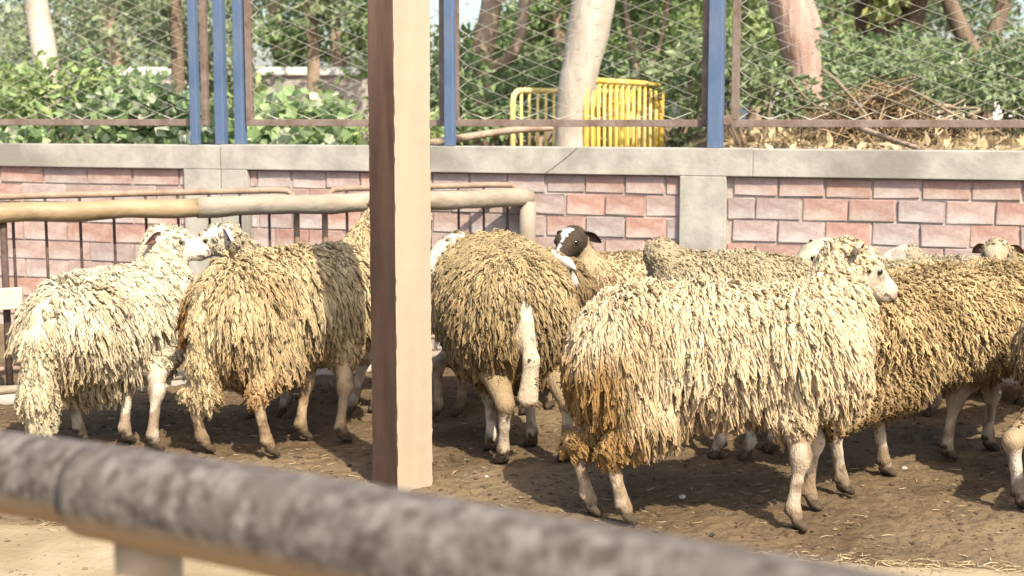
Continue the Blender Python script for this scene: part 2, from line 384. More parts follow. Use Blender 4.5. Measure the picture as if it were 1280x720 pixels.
fence_panel(908, 1480, 'rusty framed chain link panel at the right above the wall', 4)
def fence_post(px, w, label, z1=2.75, off=.09, m='blue', base=ZT-.0):
    s = wall_s(px); root = empty('fence_post', wall_pt(s, off, base), -TH); tag(root, label, 'post', 'blue painted steel posts of the mesh fence')
    MB().box(-w/2, w/2, -.005, w*.8, 0, z1-base).build('post_tube', M[m], root, bevel=.004)
    return root
p = fence_post(265.5, .062, 'blue steel post in the gap between the two left mesh panels')
p = fence_post(290, .060, 'blue steel post right beside the frame of the second mesh panel')
p = fence_post(241, .050, 'slim blue steel post in front of the right edge of the leftmost mesh panel', off=.02, base=ZT)
p = fence_post(560, .056, 'blue steel post just right of the square wooden post', off=.015)
p = fence_post(891, .078, 'thick blue steel post between the middle and the right mesh panels', off=.03)
MB().box(-.085, .085, .05, .058, .125, .175).build('weld_plate', M['rust'], p, bevel=.002)
# ------------------------------------------------------------------ pipe fence of the pen (left)
def pf(px, z):      # a point of the pen's pipe fence, at pixel column px
    sc_ = 266-42*px/655; Y = FPX/sc_; return np.array([(px-640)/FPX*Y, Y, z])
pfence = empty('pipe_fence', pf(0, 0)); tag(pfence, 'low pen fence with a thick log-like top rail, behind the left sheep', 'fence')
L0 = np.array(pfence.location)
def pfl(px, z, off=0): return pf(px, z)-L0+np.array([0, off, 0])
o = MB().tube([pfl(p_, .900+.004*math.sin(p_*.05)) for p_ in range(-260, 251, 30)]+[pfl(250, .90)], [.047+.002*math.sin(k*1.7) for k in range(19)], 14, .03).build('top_rail', M['rail_log_y'], pfence, smooth=True)
o['label'] = 'smooth ochre left length of the top rail'
MB().tube([pfl(p_, .902+.004*math.sin(p_*.04+1)) for p_ in range(246, 640, 24)]+[pfl(652, .905), pfl(664, .90)], [.052+.003*math.sin(k*2.1) for k in range(18)]+[.045], 14, .06).build('top_rail', M['rail_log'], pfence, smooth=True)
MB().tube([pfl(658, 0), pfl(658, .3), pfl(659, .6), pfl(660, .88)], [.05, .048, .046, .046], 12, .04).build('end_post', M['rail_log'], pfence, smooth=True)
MB().tube([pfl(1, -.05, .02), pfl(1, .87, .02)], .018, 8).build('fence_upright', M['bar'], pfence, smooth=True)
MB().tube([pfl(p_, .055) for p_ in range(-260, 660, 40)], .022, 10).build('low_rail', M['rail_log'], pfence, smooth=True)
MB().tube([pfl(p_, -.005, .05) for p_ in range(-260, 660, 40)], .075, 8, .06).build('kerb_strip', M['concrete'], pfence, smooth=True)
mb = MB(); a, b = pfl(-200, .5, -.07), pfl(29, .5, -.07)
mb.add([a+[0, 0, .055], b+[0, 0, .05], b+[0, 0, -.05], a+[0, 0, -.055], a+[0, .025, .055], b+[0, .025, .05], b+[0, .025, -.05], a+[0, .025, -.055]],
       [(0, 1, 2, 3)[::-1], (4, 5, 6, 7), (0, 4, 5, 1)[::-1], (2, 6, 7, 3)[::-1], (1, 5, 6, 2)[::-1], (0, 3, 7, 4)[::-1]])
mb.build('side_board', M['board'], pfence, bevel=.003)
OFF = .12
def hurdle(pa, pb, label, bars):
    root = empty('pipe_hurdle', pf(pa, 0)+np.array([0, OFF, 0])); tag(root, label, 'hurdle', 'rusty pipe hurdles behind the thick rail'); l0 = np.array(root.location)
    q = lambda px, z: pf(px, z)+np.array([0, OFF, 0])-l0
    zt = .972
    pts = [q(pa, .02), q(pa, zt-.10), q(pa+3, zt-.035), q(pa+12, zt-.004)]+[q(p_, zt) for p_ in np.linspace(pa+30, pb-30, 8)]+[q(pb-12, zt-.004), q(pb-3, zt-.035), q(pb, zt-.10), q(pb, .02)]
    MB().tube(pts, .0165, 10).build('pipe_frame', M['thin_pipe'], root, smooth=True)
    MB().tube([q(pa, .14), q(pb, .14)], .012, 8).build('lower_pipe', M['thin_pipe'], root, smooth=True)
    for b_ in bars: MB().tube([q(b_, .14), q(b_+.4, .6), q(b_, zt)], .0075, 7).build('bar', M['bar'], root, smooth=True)
hurdle(-235, 366, 'rusty pipe hurdle with thin bars behind the left stretch of the thick rail', [-215, -170, -128, -84, -40, 3+1, 46, 90, 133, 174, 215, 255, 294, 331])
hurdle(402, 650, 'short rusty pipe hurdle behind the rail around the square wooden post', [430, 465, 500, 536, 572, 604, 634])

# ------------------------------------------------------------------ square wooden post
pb_ = G(497, 614)
PHI = R(-41)
post = empty('wooden_post', (pb_[0], pb_[1], 0)); tag(post, 'tall square timber post in the pen, cream, left face darkened with dirt and painted shade', 'post')
a_ = .162
ux = np.array([math.cos(R(41)), math.sin(R(41)), 0]); uy = np.array([-math.sin(R(41)), math.cos(R(41)), 0])  # from the near edge: right face along ux, left face along uy
zs = np.concatenate([[-.05], np.arange(0, 3.3, .012)]); nz_ = len(zs); W_d = a_*.97
path = [(t, 0) for t in (0, .02, .25, .5, .75, .98)]+[(1, t) for t in (0, .02, .25, .5, .75, .98)]+[(1-t, 1) for t in (0, .02, .25, .5, .75, .98)]+[(0, 1-t) for t in (0, .02, .25, .5, .75, .98)]
V = []; F = []; mi = []; m_ = len(path)
for r, z in enumerate(zs):
    for k, (i, j) in enumerate(path): V.append(ux*i*a_+uy*j*W_d+np.array([0, 0, z]))
V = np.array(V); ctr_ = (ux*a_+uy*W_d)/2; edge = np.tile(np.array([1. if k % 6 == 0 else 0 for k in range(m_)]), nz_); kk = np.tile(np.arange(m_), nz_)
q = np.stack([V[:, 2]*1.0, (kk//6)*5.3, kk*0], 1); chip = np.maximum(0, vnoise(q, 30)-.60)*.022*edge+.0035*edge*(vnoise(q+7, 60)-.3)+.003*(vnoise(V*np.array([1, 1, .08]), 70)-.5)+.0018*(vnoise(V, 25)-.5)
dv = V-ctr_; dv[:, 2] = 0; V = V-unit(dv)*chip[:, None]
for r in range(nz_-1):
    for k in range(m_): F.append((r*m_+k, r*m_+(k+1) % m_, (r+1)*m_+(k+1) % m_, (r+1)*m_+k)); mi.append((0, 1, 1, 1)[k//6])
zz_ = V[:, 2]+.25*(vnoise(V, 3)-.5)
npmesh('timber', V, F, [M['cream_wood'], M['shaded_dirty_wood']], post, mi=mi, smooth=False, col=(1+1.0*sstep(zz_, .75, 1.75))[:, None]*np.array([1, .98, .9]))

# ------------------------------------------------------------------ near rail
near = empty('near_rail', at(180, 640, 1.6)*np.array([1, 1, 0])); tag(near, 'thick worn grey and tan metal rail crossing the foreground, out of focus', 'rail'); nl = np.array(near.location)
P = curve([at(-420, 556, 2.05), at(-200, 572, 1.93), at(0, 590, 1.8), at(122, 608, 1.68)], 8)-nl
MB().tube(P, .052, 24, .02).build('rail_tube', M['near_rail'], near, smooth=True)
P = curve([at(118, 613, 1.665), at(235, 633, 1.56), at(400, 664, 1.43), at(560, 698, 1.31), at(800, 746, 1.19), at(1000, 786, 1.10), at(1300, 852, .99)], 8)-nl
MB().tube(P, .0560, 24, .02).build('rail_tube', M['near_rail'], near, smooth=True)
q = at(184, 640, 1.63)-nl
MB().tube([(q[0], q[1], -.05), (q[0], q[1], .5), (q[0], q[1], .935)], .039, 18, .02).build('support_post', M['near_under'], near, smooth=True)

# ------------------------------------------------------------------ garden behind the wall
def gz(X, Y):
    X = np.asarray(X, float); Y = np.asarray(Y, float); P = np.stack([X.ravel(), Y.ravel(), 0*X.ravel()], 1)
    nz = ((vnoise(P, .9)-.5)*.12+(vnoise(P, 4)-.5)*.05).reshape(X.shape)
    return .66+.52*sstep(X, .9, 2.0)*sstep(Y, 7.2, 9.0)*(1-.5*sstep(Y, 14, 25))+.25*sstep(Y, 12, 40)+nz
gv = []
nx, ny = 150, 110
ss = np.linspace(-7, 7, nx); dd = np.concatenate([np.linspace(.19, 6, 60), 6+(np.linspace(0, 1, 51)[1:]**2)*90])
Sg, Dg = np.meshgrid(ss, dd)
spread_ = 1+Dg*.25
Xg = Sg*spread_*math.cos(TH)+Dg*math.sin(TH); Yg = 8.1-Sg*math.sin(TH)*np.minimum(1, 1)+Dg*math.cos(TH)
Yg = 8.1-Sg*math.sin(TH)*(1)+Dg*math.cos(TH)
V = np.stack([Xg.ravel(), Yg.ravel(), gz(Xg, Yg).ravel()], 1); i = np.arange((nx-1)*(len(dd)-1)); r = i//(nx-1); c = i % (nx-1); a = r*nx+c
tag(npmesh('garden_ground', V, np.stack([a, a+1, a+1+nx, a+nx], 1), M['garden'], smooth=True), kind='structure')
def G2(x, y): return float(gz(np.array([x]), np.array([y]))[0])

PALE = np.array([.24, .235, .16])
def leaves(P, size, cols, N=None, name='leaves', parent=None, droop=.3, aspect=.5, lgain=1.75):
    """P (n,3) leaf bases; a folded 4-vertex leaf each"""
    n = len(P); d = rng.normal(size=(n, 3)) if N is None else N+.7*rng.normal(size=(n, 3)); d[:, 2] -= droop; d = unit(d)
    u = unit(np.cross(d, rng.normal(size=(n, 3)))); w = np.cross(d, u); L = size*(.6+.8*rng.random(n))[:, None]
    tip = P+d*L; mid = P+d*L*.45+w*L*.08
    V = np.stack([P, mid+u*L*aspect*.5, tip, mid-u*L*aspect*.5], 1).reshape(-1, 3)
    b = 4*np.arange(n)[:, None]; F = np.concatenate([b+np.array([0, 1, 2]), b+np.array([0, 2, 3])])
    C = np.repeat((np.array(cols)[rng.integers(0, len(cols), n)]*.7+PALE*.3)*lgain*(.75+.45*rng.random((n, 1))), 4, 0)
    return npmesh(name, V, F, M['leaf'], parent, col=C)
GREENS = {'hedge': [(.055, .12, .03), (.09, .17, .045), (.13, .20, .07), (.04, .09, .025)],
          'broad': [(.10, .19, .055), (.17, .27, .10), (.32, .36, .25), (.06, .12, .035)],
          'dark': [(.03, .065, .022), (.05, .10, .03), (.075, .13, .04)],
          'light': [(.12, .20, .05), (.18, .25, .07), (.09, .16, .04)],
          'yellow': [(.35, .33, .06), (.22, .25, .06), (.13, .18, .04)],
          'far': [(.09, .14, .06), (.13, .18, .085), (.17, .21, .12), (.07, .11, .05)]}
def shrub(px, Y, w, h, n, size, kind, label, cat='shrub', group='shrubs and hedge plants behind the mesh fence', dep=.5):
    x = (px-640)/FPX*Y; z = G2(x, Y)-.03; root = empty('shrub', (x, Y, z)); tag(root, label, cat, group)
    k = max(5, int(w*6)); cl = np.stack([rng.uniform(-w/2, w/2, k), rng.uniform(-dep/2, dep/2, k), h*rng.uniform(.45, .92, k)], 1)
    mb = MB()
    for c_ in cl: mb.tube(curve([(c_[0]*.35, c_[1]*.4, 0), (c_[0]*.8, c_[1]*.7, c_[2]*.5), tuple(c_)], 3), [.014, .013, .012, .010, .008, .006, .004], 5)
    mb.build('stems', M['bark_dark'], root, smooth=True)
    # many small clumps so that the outline is uneven and light passes through
    m = int(k*6); cc = cl[rng.integers(0, k, m)]*np.array([1, 1, 1])+rng.normal(0, 1, (m, 3))*np.array([.17, .15, .16*h]); cc[:, 2] = np.clip(cc[:, 2], .05, h*1.02)
    q = cc[rng.integers(0, m, n)]+rng.normal(0, .065, (n, 3)); q[:, 2] = np.maximum(q[:, 2], .02)
    ctr = np.array([0, 0, h*.45]); leaves(q, size, GREENS[kind], unit(q-ctr)*.6, 'foliage', root, aspect=.85 if kind == 'broad' else .5, lgain=1.7 if kind == 'broad' else 1.75)
def tree(name, pts, rad, barkm, crown, label, limbs=(), nleaf=5000, size=.12, kind='far', group=None, cat='tree'):
    """pts world points of the trunk; crown list of (centre, radius)"""
    base = np.array(pts[0]); root = empty(name, base); tag(root, label, cat, group)
    P = curve(pts, 6)-base; rr = np.interp(np.linspace(0, 1, len(P)), np.linspace(0, 1, len(rad)), rad)
    rr = rr*(1+.02*np.sin(np.arange(len(P))*.9+rad[0]*50)); MB().tube(P, rr, 14, .05).build('trunk', M[barkm], root, smooth=True)
    for lm, r0, r1 in limbs:
        Q = curve(lm, 5)-base; MB().tube(Q, np.linspace(r0, r1, len(Q)), 9, .06).build('limb', M[barkm], root, smooth=True)
    if crown:
        q = []
        for (c_, r_) in crown:
            k = int(nleaf/len(crown)); m = 40
            cc = unit(rng.normal(size=(m, 3)))*(r_*rng.random((m, 1))**.45)*np.array([1, 1, .75])
            q.append(np.array(c_)-base+cc[rng.integers(0, m, k)]+rng.normal(0, r_*.13, (k, 3)))
        leaves(np.concatenate(q), size, GREENS[kind], name='crown', parent=root, droop=.5)
def W_(px, py, Y): return at(px, py, Y)
def base_(px, Y):
    x = (px-640)/FPX*Y; return np.array([x, Y, G2(x, Y)-.05])
# shrubs, left to right
LAB = 'shrubs and hedge plants behind the mesh fence'
shrub(16, 10.7, .9, .98, 1700, .085, 'light', 'bright bushy shrub at the far left edge behind the mesh')
shrub(120, 9.9, 1.0, .80, 2300, .085, 'broad', 'broad leaved pale green shrub left of the blue post pair, low against the wall')
shrub(215, 9.8, .8, .85, 2000, .09, 'broad', 'broad leaved shrub with sunlit silvery leaves just left of the blue post pair')
shrub(70, 11.3, 1.2, 1.10, 1700, .085, 'hedge', 'darker shrub standing behind the pale green ones at the left')
shrub(290, 10.0, .6, .60, 900, .10, 'broad', 'small broad leaved shrub in the gap between the blue posts')
shrub(350, 9.9, .9, .72, 1500, .10, 'broad', 'low broad leaved shrub behind the second mesh panel')
shrub(430, 10.3, .9, .85, 1400, .09, 'light', 'fresh green shrub just left of the square wooden post')
shrub(330, 13.5, 2.2, .9, 1800, .10, 'light', 'wide low bright shrub under the distant pale ledge')
shrub(548, 12.6, .6, 1.08, 1500, .09, 'hedge', 'leafy shrub just right of the square wooden post')
shrub(640, 13.3, 1.3, 1.15, 2400, .075, 'hedge', 'dense hedge shrub behind the left yellow barrier')
shrub(700, 14, 1.8, 1.35, 2000, .09, 'hedge', 'hedge shrub in the shade behind the pale trunk')
shrub(600, 15, 2.0, 1.5, 2000, .10, 'light', 'green shrub under the white gap of sky')
shrub(862, 11.9, .9, 1.05, 1500, .08, 'dark', 'dark shrub right of the yellow barrier')
shrub(800, 14.5, 1.6, 1.45, 1700, .09, 'light', 'bright shrub behind the big yellow barrier')
shrub(945, 10.6, .9, .78, 1800, .07, 'dark', 'dark glossy shrub just right of the thick blue post')
shrub(1040, 12.6, 1.4, .85, 1900, .08, 'hedge', 'mid green shrub behind the heap of dry branches')
shrub(1190, 11.3, 1.2, .68, 2100, .07, 'dark', 'low dark clipped shrub right of the branch heap')
shrub(1285, 10.8, 1.0, .60, 1900, .07, 'dark', 'dark shrub at the right edge of the picture')
shrub(1130, 14, 1.8, .9, 1700, .09, 'hedge', 'hedge shrub between the two dark trunks')
shrub(170, 15, 2.6, 1.6, 2600, .10, 'far', 'hazy large shrub far behind at the left')
# trees
tree('pale_tree', [base_(60, 11.5), W_(58, 95, 11.5), W_(46, 10, 11.6), W_(40, -60, 11.6)], [.11, .10, .095, .085], 'bark_pale',
     [((-4.2, 11.9, 3.6), .9), ((-3.3, 11.6, 3.9), .8), ((-4.6, 12.2, 2.75), .5)], 'slim pale trunked tree near the left edge', limbs=[([W_(42, -40, 11.6), W_(20, -90, 11.7), W_(0, -200, 11.8)], .06, .03)], nleaf=2600, kind='light')
tree('slim_tree', [base_(222, 14), W_(222, 70, 14), W_(218, 0, 14), W_(216, -80, 14)], [.07, .062, .06, .05], 'bark_dark',
     [((-3.5, 14, 2.9), .75), ((-2.9, 14.3, 3.6), .9), ((-3.9, 14.2, 3.9), .9)], 'slim dark tree left of the blue post pair', nleaf=3200, kind='far')
tree('slim_tree', [base_(392, 16), W_(392, 80, 16), W_(390, 40, 16), W_(384, -60, 16)], [.08, .07, .065, .06], 'bark_mid',
     [((-2.2, 16, 2.95), .7), ((-1.5, 16.2, 3.5), .9), ((-2.9, 16.2, 3.3), .8)], 'thin brown tree before the distant pale ledge', nleaf=3000, kind='far')
tree('leaning_tree', [base_(598, 13.4), W_(600, 90, 13.4), W_(612, 20, 13.4), W_(622, -60, 13.4)], [.12, .11, .10, .09], 'bark_mid',
     [((-.2, 13.6, 3.3), .8), ((.6, 13.8, 3.6), .9), ((-.9, 13.9, 3.7), .6)], 'brown leaning tree right of the square wooden post',
     limbs=[([W_(612, 88, 13.4), W_(640, 68, 13.3), W_(653, 30, 13.3), W_(660, -60, 13.3)], .055, .05)], nleaf=3200, kind='dark')
tree('eucalyptus_tree', [base_(714, 11)+np.array([0, 0, -.05]), W_(715, 165, 11), W_(719, 120, 11), W_(731, 60, 11), W_(742, 0, 11), W_(752, -80, 11.1)], [.17, .125, .135, .155, .168, .16], 'bark_pale',
     [((.4, 11.4, 3.9), .8), ((1.2, 11.6, 3.8), .8)], 'thick smooth pale trunk tree between the two yellow barriers',
     limbs=[([W_(752, -60, 11.1), W_(800, -150, 11.2), W_(840, -260, 11.3)], .1, .05)], nleaf=2400, kind='light')
tree('young_tree', [base_(800, 13), W_(795, 90, 13), W_(786, 40, 13), W_(775, -50, 13)], [.035, .03, .028, .02], 'bark_mid',
     [((1.0, 13.3, 2.4), .45), ((1.5, 13.4, 2.65), .5), ((1.1, 13.5, 3.2), .6)], 'thin many stemmed young tree behind the big yellow barrier',
     limbs=[([base_(806, 13), W_(812, 100, 13), W_(826, 50, 13), W_(842, -40, 13)], .03, .018), ([W_(797, 95, 13), W_(800, 50, 13), W_(820, 0, 13)], .025, .012)], nleaf=2600, size=.09, kind='light')
tree('reddish_tree', [base_(1006, 11.8), W_(1008, 120, 11.8), W_(1000, 60, 11.8), W_(984, 0, 11.8), W_(972, -60, 11.8)], [.16, .13, .16, .16, .14], 'bark_red',
     [((2.0, 12.1, 3.6), .8), ((2.8, 12.2, 3.8), .8)], 'reddish grey tree right of the thick blue post',
     limbs=[([W_(1003, 75, 11.8), W_(1018, 40, 11.8), W_(1000, -20, 11.9)], .07, .06)], nleaf=2400, kind='hedge')
tree('old_tree', [base_(1105, 15.5), W_(1106, 80, 15.5), W_(1100, 30, 15.5), W_(1090, -60, 15.5)], [.30, .26, .25, .22], 'bark_dark',
     [((3.4, 15.9, 3.2), 1.0), ((4.6, 16, 3.6), 1.0)], 'thick dark old tree behind the heap of dry branches', 
     limbs=[([W_(1112, 70, 15.5), W_(1140, 20, 15.4), W_(1150, -60, 15.4)], .16, .11)], nleaf=3400, kind='dark')
tree('forked_tree', [base_(1222, 14.5), W_(1222, 90, 14.5), W_(1222, 75, 14.5)], [.14, .12, .12], 'bark_dark',
     [((4.3, 14.8, 3.1), .7), ((5.3, 14.8, 3.4), .8), ((3.8, 14.9, 2.75), .4)], 'dark forked tree at the right with a V of two limbs',
     limbs=[([W_(1222, 82, 14.5), W_(1205, 45, 14.5), W_(1188, 5, 14.5), W_(1170, -70, 14.5)], .10, .07), ([W_(1224, 82, 14.5), W_(1240, 45, 14.5), W_(1254, 5, 14.5), W_(1268, -70, 14.5)], .09, .06)], nleaf=3000, kind='yellow')
# farther trees that fill the upper strip
far = [(60, 22, 3.0, 'far', 1.5), (150, 19, 2.6, 'far', 1.3), (260, 24, 3.2, 'far', 1.7), (350, 21, 3.6, 'far', 1.2), (425, 20, 2.7, 'hedge', .9), (700, 20, 2.9, 'hedge', .75), (668, 27, 2.5, 'far', 1.0),
       (790, 22, 3.2, 'light', 1.3), (860, 19, 2.5, 'light', .9), (940, 19, 2.9, 'light', 1.3), (1040, 21, 3.0, 'dark', 1.5), (1140, 24, 3.3, 'dark', 1.2), (1330, 19, 3.7, 'dark', 1.0), (1080, 30, 4.5, 'far', 2.2), (480, 33, 2.6, 'far', 1.2), (110, 34, 4.5, 'far', 2.4)]
ADJ = ['grey green', 'soft green', 'hazy', 'pale', 'round', 'shady', 'distant', 'bright', 'small bright', 'sunlit', 'deep green', 'broad dark', 'dark edge', 'tall distant', 'far hazy', 'big distant']
PLACE = ['behind the slim pale tree at the left', 'between the pale and the slim dark tree', 'behind the blue post pair', 'above the distant pale ledge', 'left of the square wooden post', 'behind the pale thick trunk',
         'left of the thick trunk, far back', 'behind the many stemmed young tree', 'just left of the thick blue post', 'between thick blue post and reddish tree', 'right of the reddish tree',
         'between the old and the forked tree', 'at the right edge', 'beyond the old tree', 'beyond the square wooden post', 'beyond the left mesh panel']
for (px, Y, zc, kd, r_), ad, pl in zip(far, ADJ, PLACE):
    x = (px-640)/FPX*Y; z0 = G2(x, Y)
    tree('garden_tree', [(x, Y, z0-.1), (x+.1, Y, z0+.8), (x-.05, Y, zc), (x+.1, Y, zc+.9)], [.14, .12, .09, .05], 'bark_mid',
         [((x, Y, zc+.2), r_), ((x-r_*.7, Y+.3, zc-.35), r_*.75), ((x+r_*.7, Y-.2, zc-.2), r_*.75), ((x, Y, zc+1.2), r_)], f'{ad} leafy tree {pl}', nleaf=5200, size=.105, kind=kd, group='background garden trees')
# distant ledge and wall
q = empty('garden_ledge', W_(380, 95, 18)*np.array([1, 1, 0])); tag(q, 'distant pale concrete ledge seen through the second mesh panel', 'ledge')
zl = at(380, 84, 18)[2]
MB().box(-2.6, 1.2, 0, .5, zl-.10, zl).build('ledge_top', M['far_wall'], q, bevel=.01)
MB().box(-2.6, 1.2, .05, .45, .5, zl-.101).build('ledge_wall', M['mortar'], q)
q = empty('garden_building', (5.8, 33, 0)); tag(q, 'pale plastered building far behind the forked tree', 'building')
MB().box(0, 6.6, 0, 5, .5, 3.0).build('wall', M['far_wall'], q)
MB().box(-.15, 6.75, -.15, 5.15, 3.001, 3.12).build('roof', M['concrete'], q)
for k in range(4): MB().box(.6+k*1.6, 1.4+k*1.6, -.03, .02, 1.7, 2.5).build('window', M['bar'], q)
# branch heap and litter
hp = np.array([(1105-640)/FPX*9.6, 9.6]); n = 800
r = np.abs(rng.normal(0, .30, n)); a = rng.random(n)*6.28; X = hp[0]+r*np.cos(a)*1.2; Y = hp[1]+r*np.sin(a)*.7; Z = gz(X, Y)+.32*np.exp(-(r/.38)**2)*rng.random(n)+.02
root = empty('branch_heap', (hp[0], hp[1], G2(*hp))); tag(root, 'heap of dry twisted branches and roots behind the right mesh panel', 'branch heap')
P = np.stack([X, Y, Z], 1)-np.array(root.location)
o = straws(n, P, .12, .45, .005, [(.85, .8, .68), (.5, .45, .38), (.32, .29, .25)], 'twigs', None, None, up=1.3, m='twig', parent=root, bend=1.2)
o['kind'] = 'stuff'
mb = MB()
for k in range(12):
    a = rng.random()*6.28; c_ = np.array([rng.normal(0, .18), rng.normal(0, .12), .12+.2*rng.random()]); d = np.array([math.cos(a), math.sin(a)*.5, rng.normal(0, .5)])
    mb.tube(curve([c_-d*.3, c_-d*.1+rng.normal(0, .06, 3), c_+d*.12+rng.normal(0, .06, 3), c_+d*.33+rng.normal(0, .05, 3)], 4), np.linspace(.016, .006, 13), 6)
me = mb.build('branches', M['twig'], root, smooth=True).data; ca = me.color_attributes.new('Col', 'FLOAT_COLOR', 'POINT'); ca.data.foreach_set('color', np.ones(len(me.vertices)*4, dtype=np.float32)*.55)
n = 9000; s = rng.uniform(wall_s(560), wall_s(1500), n); d = .22+rng.random(n)**1.3*4.5
X = s*math.cos(TH)+d*math.sin(TH); Y = 8.1-s*math.sin(TH)+d*math.cos(TH)
straws(n, np.stack([X, Y, gz(X, Y)+.02*rng.random(n)], 1), .04, .20, .0035, [(.42, .32, .20), (.30, .22, .13), (.55, .45, .30), (.2, .15, .1)], 'leaf_litter',
       'dry leaves and twigs littering the garden bed behind the wall', 'litter', up=.35)
n = 3500; P = np.stack([X, Y, gz(X, Y)+.015], 1)[:n]; o = leaves(P, .09, [(.40, .28, .15), (.5, .38, .22), (.25, .17, .09)], name='fallen_leaves', droop=0); tag(o, 'brown fallen leaves on the garden bed at the right', 'fallen leaves', kind='stuff')
n = 700; X = rng.uniform(2.05, 2.55, n)-.75; Y = rng.uniform(7.9, 8.2, n); o = leaves(np.stack([X, Y, gz(X, Y)+.05*rng.random(n)], 1), .07, [(.30, .36, .14), (.42, .45, .22)], name='ground_cover', droop=-.6); tag(o, 'pale green ground cover just behind the coping right of the thick blue post', 'ground cover', kind='stuff')
mb = MB(); mb.tube(curve([at(1075, 160, 8.6), at(1110, 173, 8.3), at(1150, 186, 8.05)], 5), np.linspace(.02, .014, 11), 8); o = mb.build('dry_branch', M['bark_mid'], smooth=True); tag(o, 'pale bare branch lying on the litter below the branch heap', 'branch')
mb = MB(); mb.tube(curve([at(520, 182, 9.3), at(580, 172, 9.3), at(640, 163, 9.4), at(690, 160, 9.5)], 5), np.linspace(.028, .02, 16), 8); o = mb.build('leaning_pole', M['bark_mid'], smooth=True); tag(o, 'brown pole lying aslant behind the wall left of the yellow barriers', 'pole')

# ------------------------------------------------------------------ yellow crowd barriers
def barrier(pa, pb, ya, yb, Ya, Yb, nb, matn, label, bow=0.0):
    A = at(pa, ya, Ya); B = at(pb, yb, Yb); root = empty('crowd_barrier', (A[0], A[1], A[2]-1.08)); tag(root, label, 'barrier', 'yellow crowd control barriers in the garden'); l0 = np.array(root.location)
    d = B-A; d[2] = 0; W = np.linalg.norm(d); e = d/W; dz = B[2]-A[2]
    def p(t, z): return A-l0+e*t+np.array([0, 0, z+dz*t/W])
    r = .1
    MB().tube([p(0, -1.0), p(0, -r), p(r*.12, -r*.4), p(r*.45, -r*.1), p(r, 0), p(W/2, 0), p(W-r, 0), p(W-r*.45, -r*.1), p(W-r*.12, -r*.4), p(W, -r), p(W, -1.0)], .024, 10).build('tube_frame', M[matn], root, smooth=True)
    MB().tube([p(0, -.88), p(W, -.88)], .016, 8).build('lower_tube', M[matn], root, smooth=True)
    for k in range(1, nb): MB().tube([p(W*k/nb, -.88), p(W*k/nb, 0)], .0135, 7).build('bar', M[matn], root, smooth=True)
    n_ = np.array([-e[1], e[0], 0])
    for t in (W*.2, W*.8): MB().tube([p(t, -.90)-n_*.25+[0, 0, -.16], p(t, -.88), p(t, -.90)+n_*.25+[0, 0, -.16]], .014, 7).build('foot', M[matn], root, smooth=True)
barrier(641, 712, 113, 114, 11.6, 12.1, 7, 'pale_yellow', 'pale faded yellow crowd barrier left of the thick pale trunk')
barrier(733, 827, 100, 106, 10.9, 11.6, 13, 'yellow', 'bright yellow crowd barrier right of the thick pale trunk, front one of the stack')
barrier(742, 822, 104, 110, 11.3, 11.75, 12, 'yellow', 'yellow crowd barrier leaning behind the front one, middle of the stack')
barrier(722, 800, 112, 116, 11.9, 12.3, 12, 'yellow', 'yellow crowd barrier at the back of the stack, partly behind the trunk')

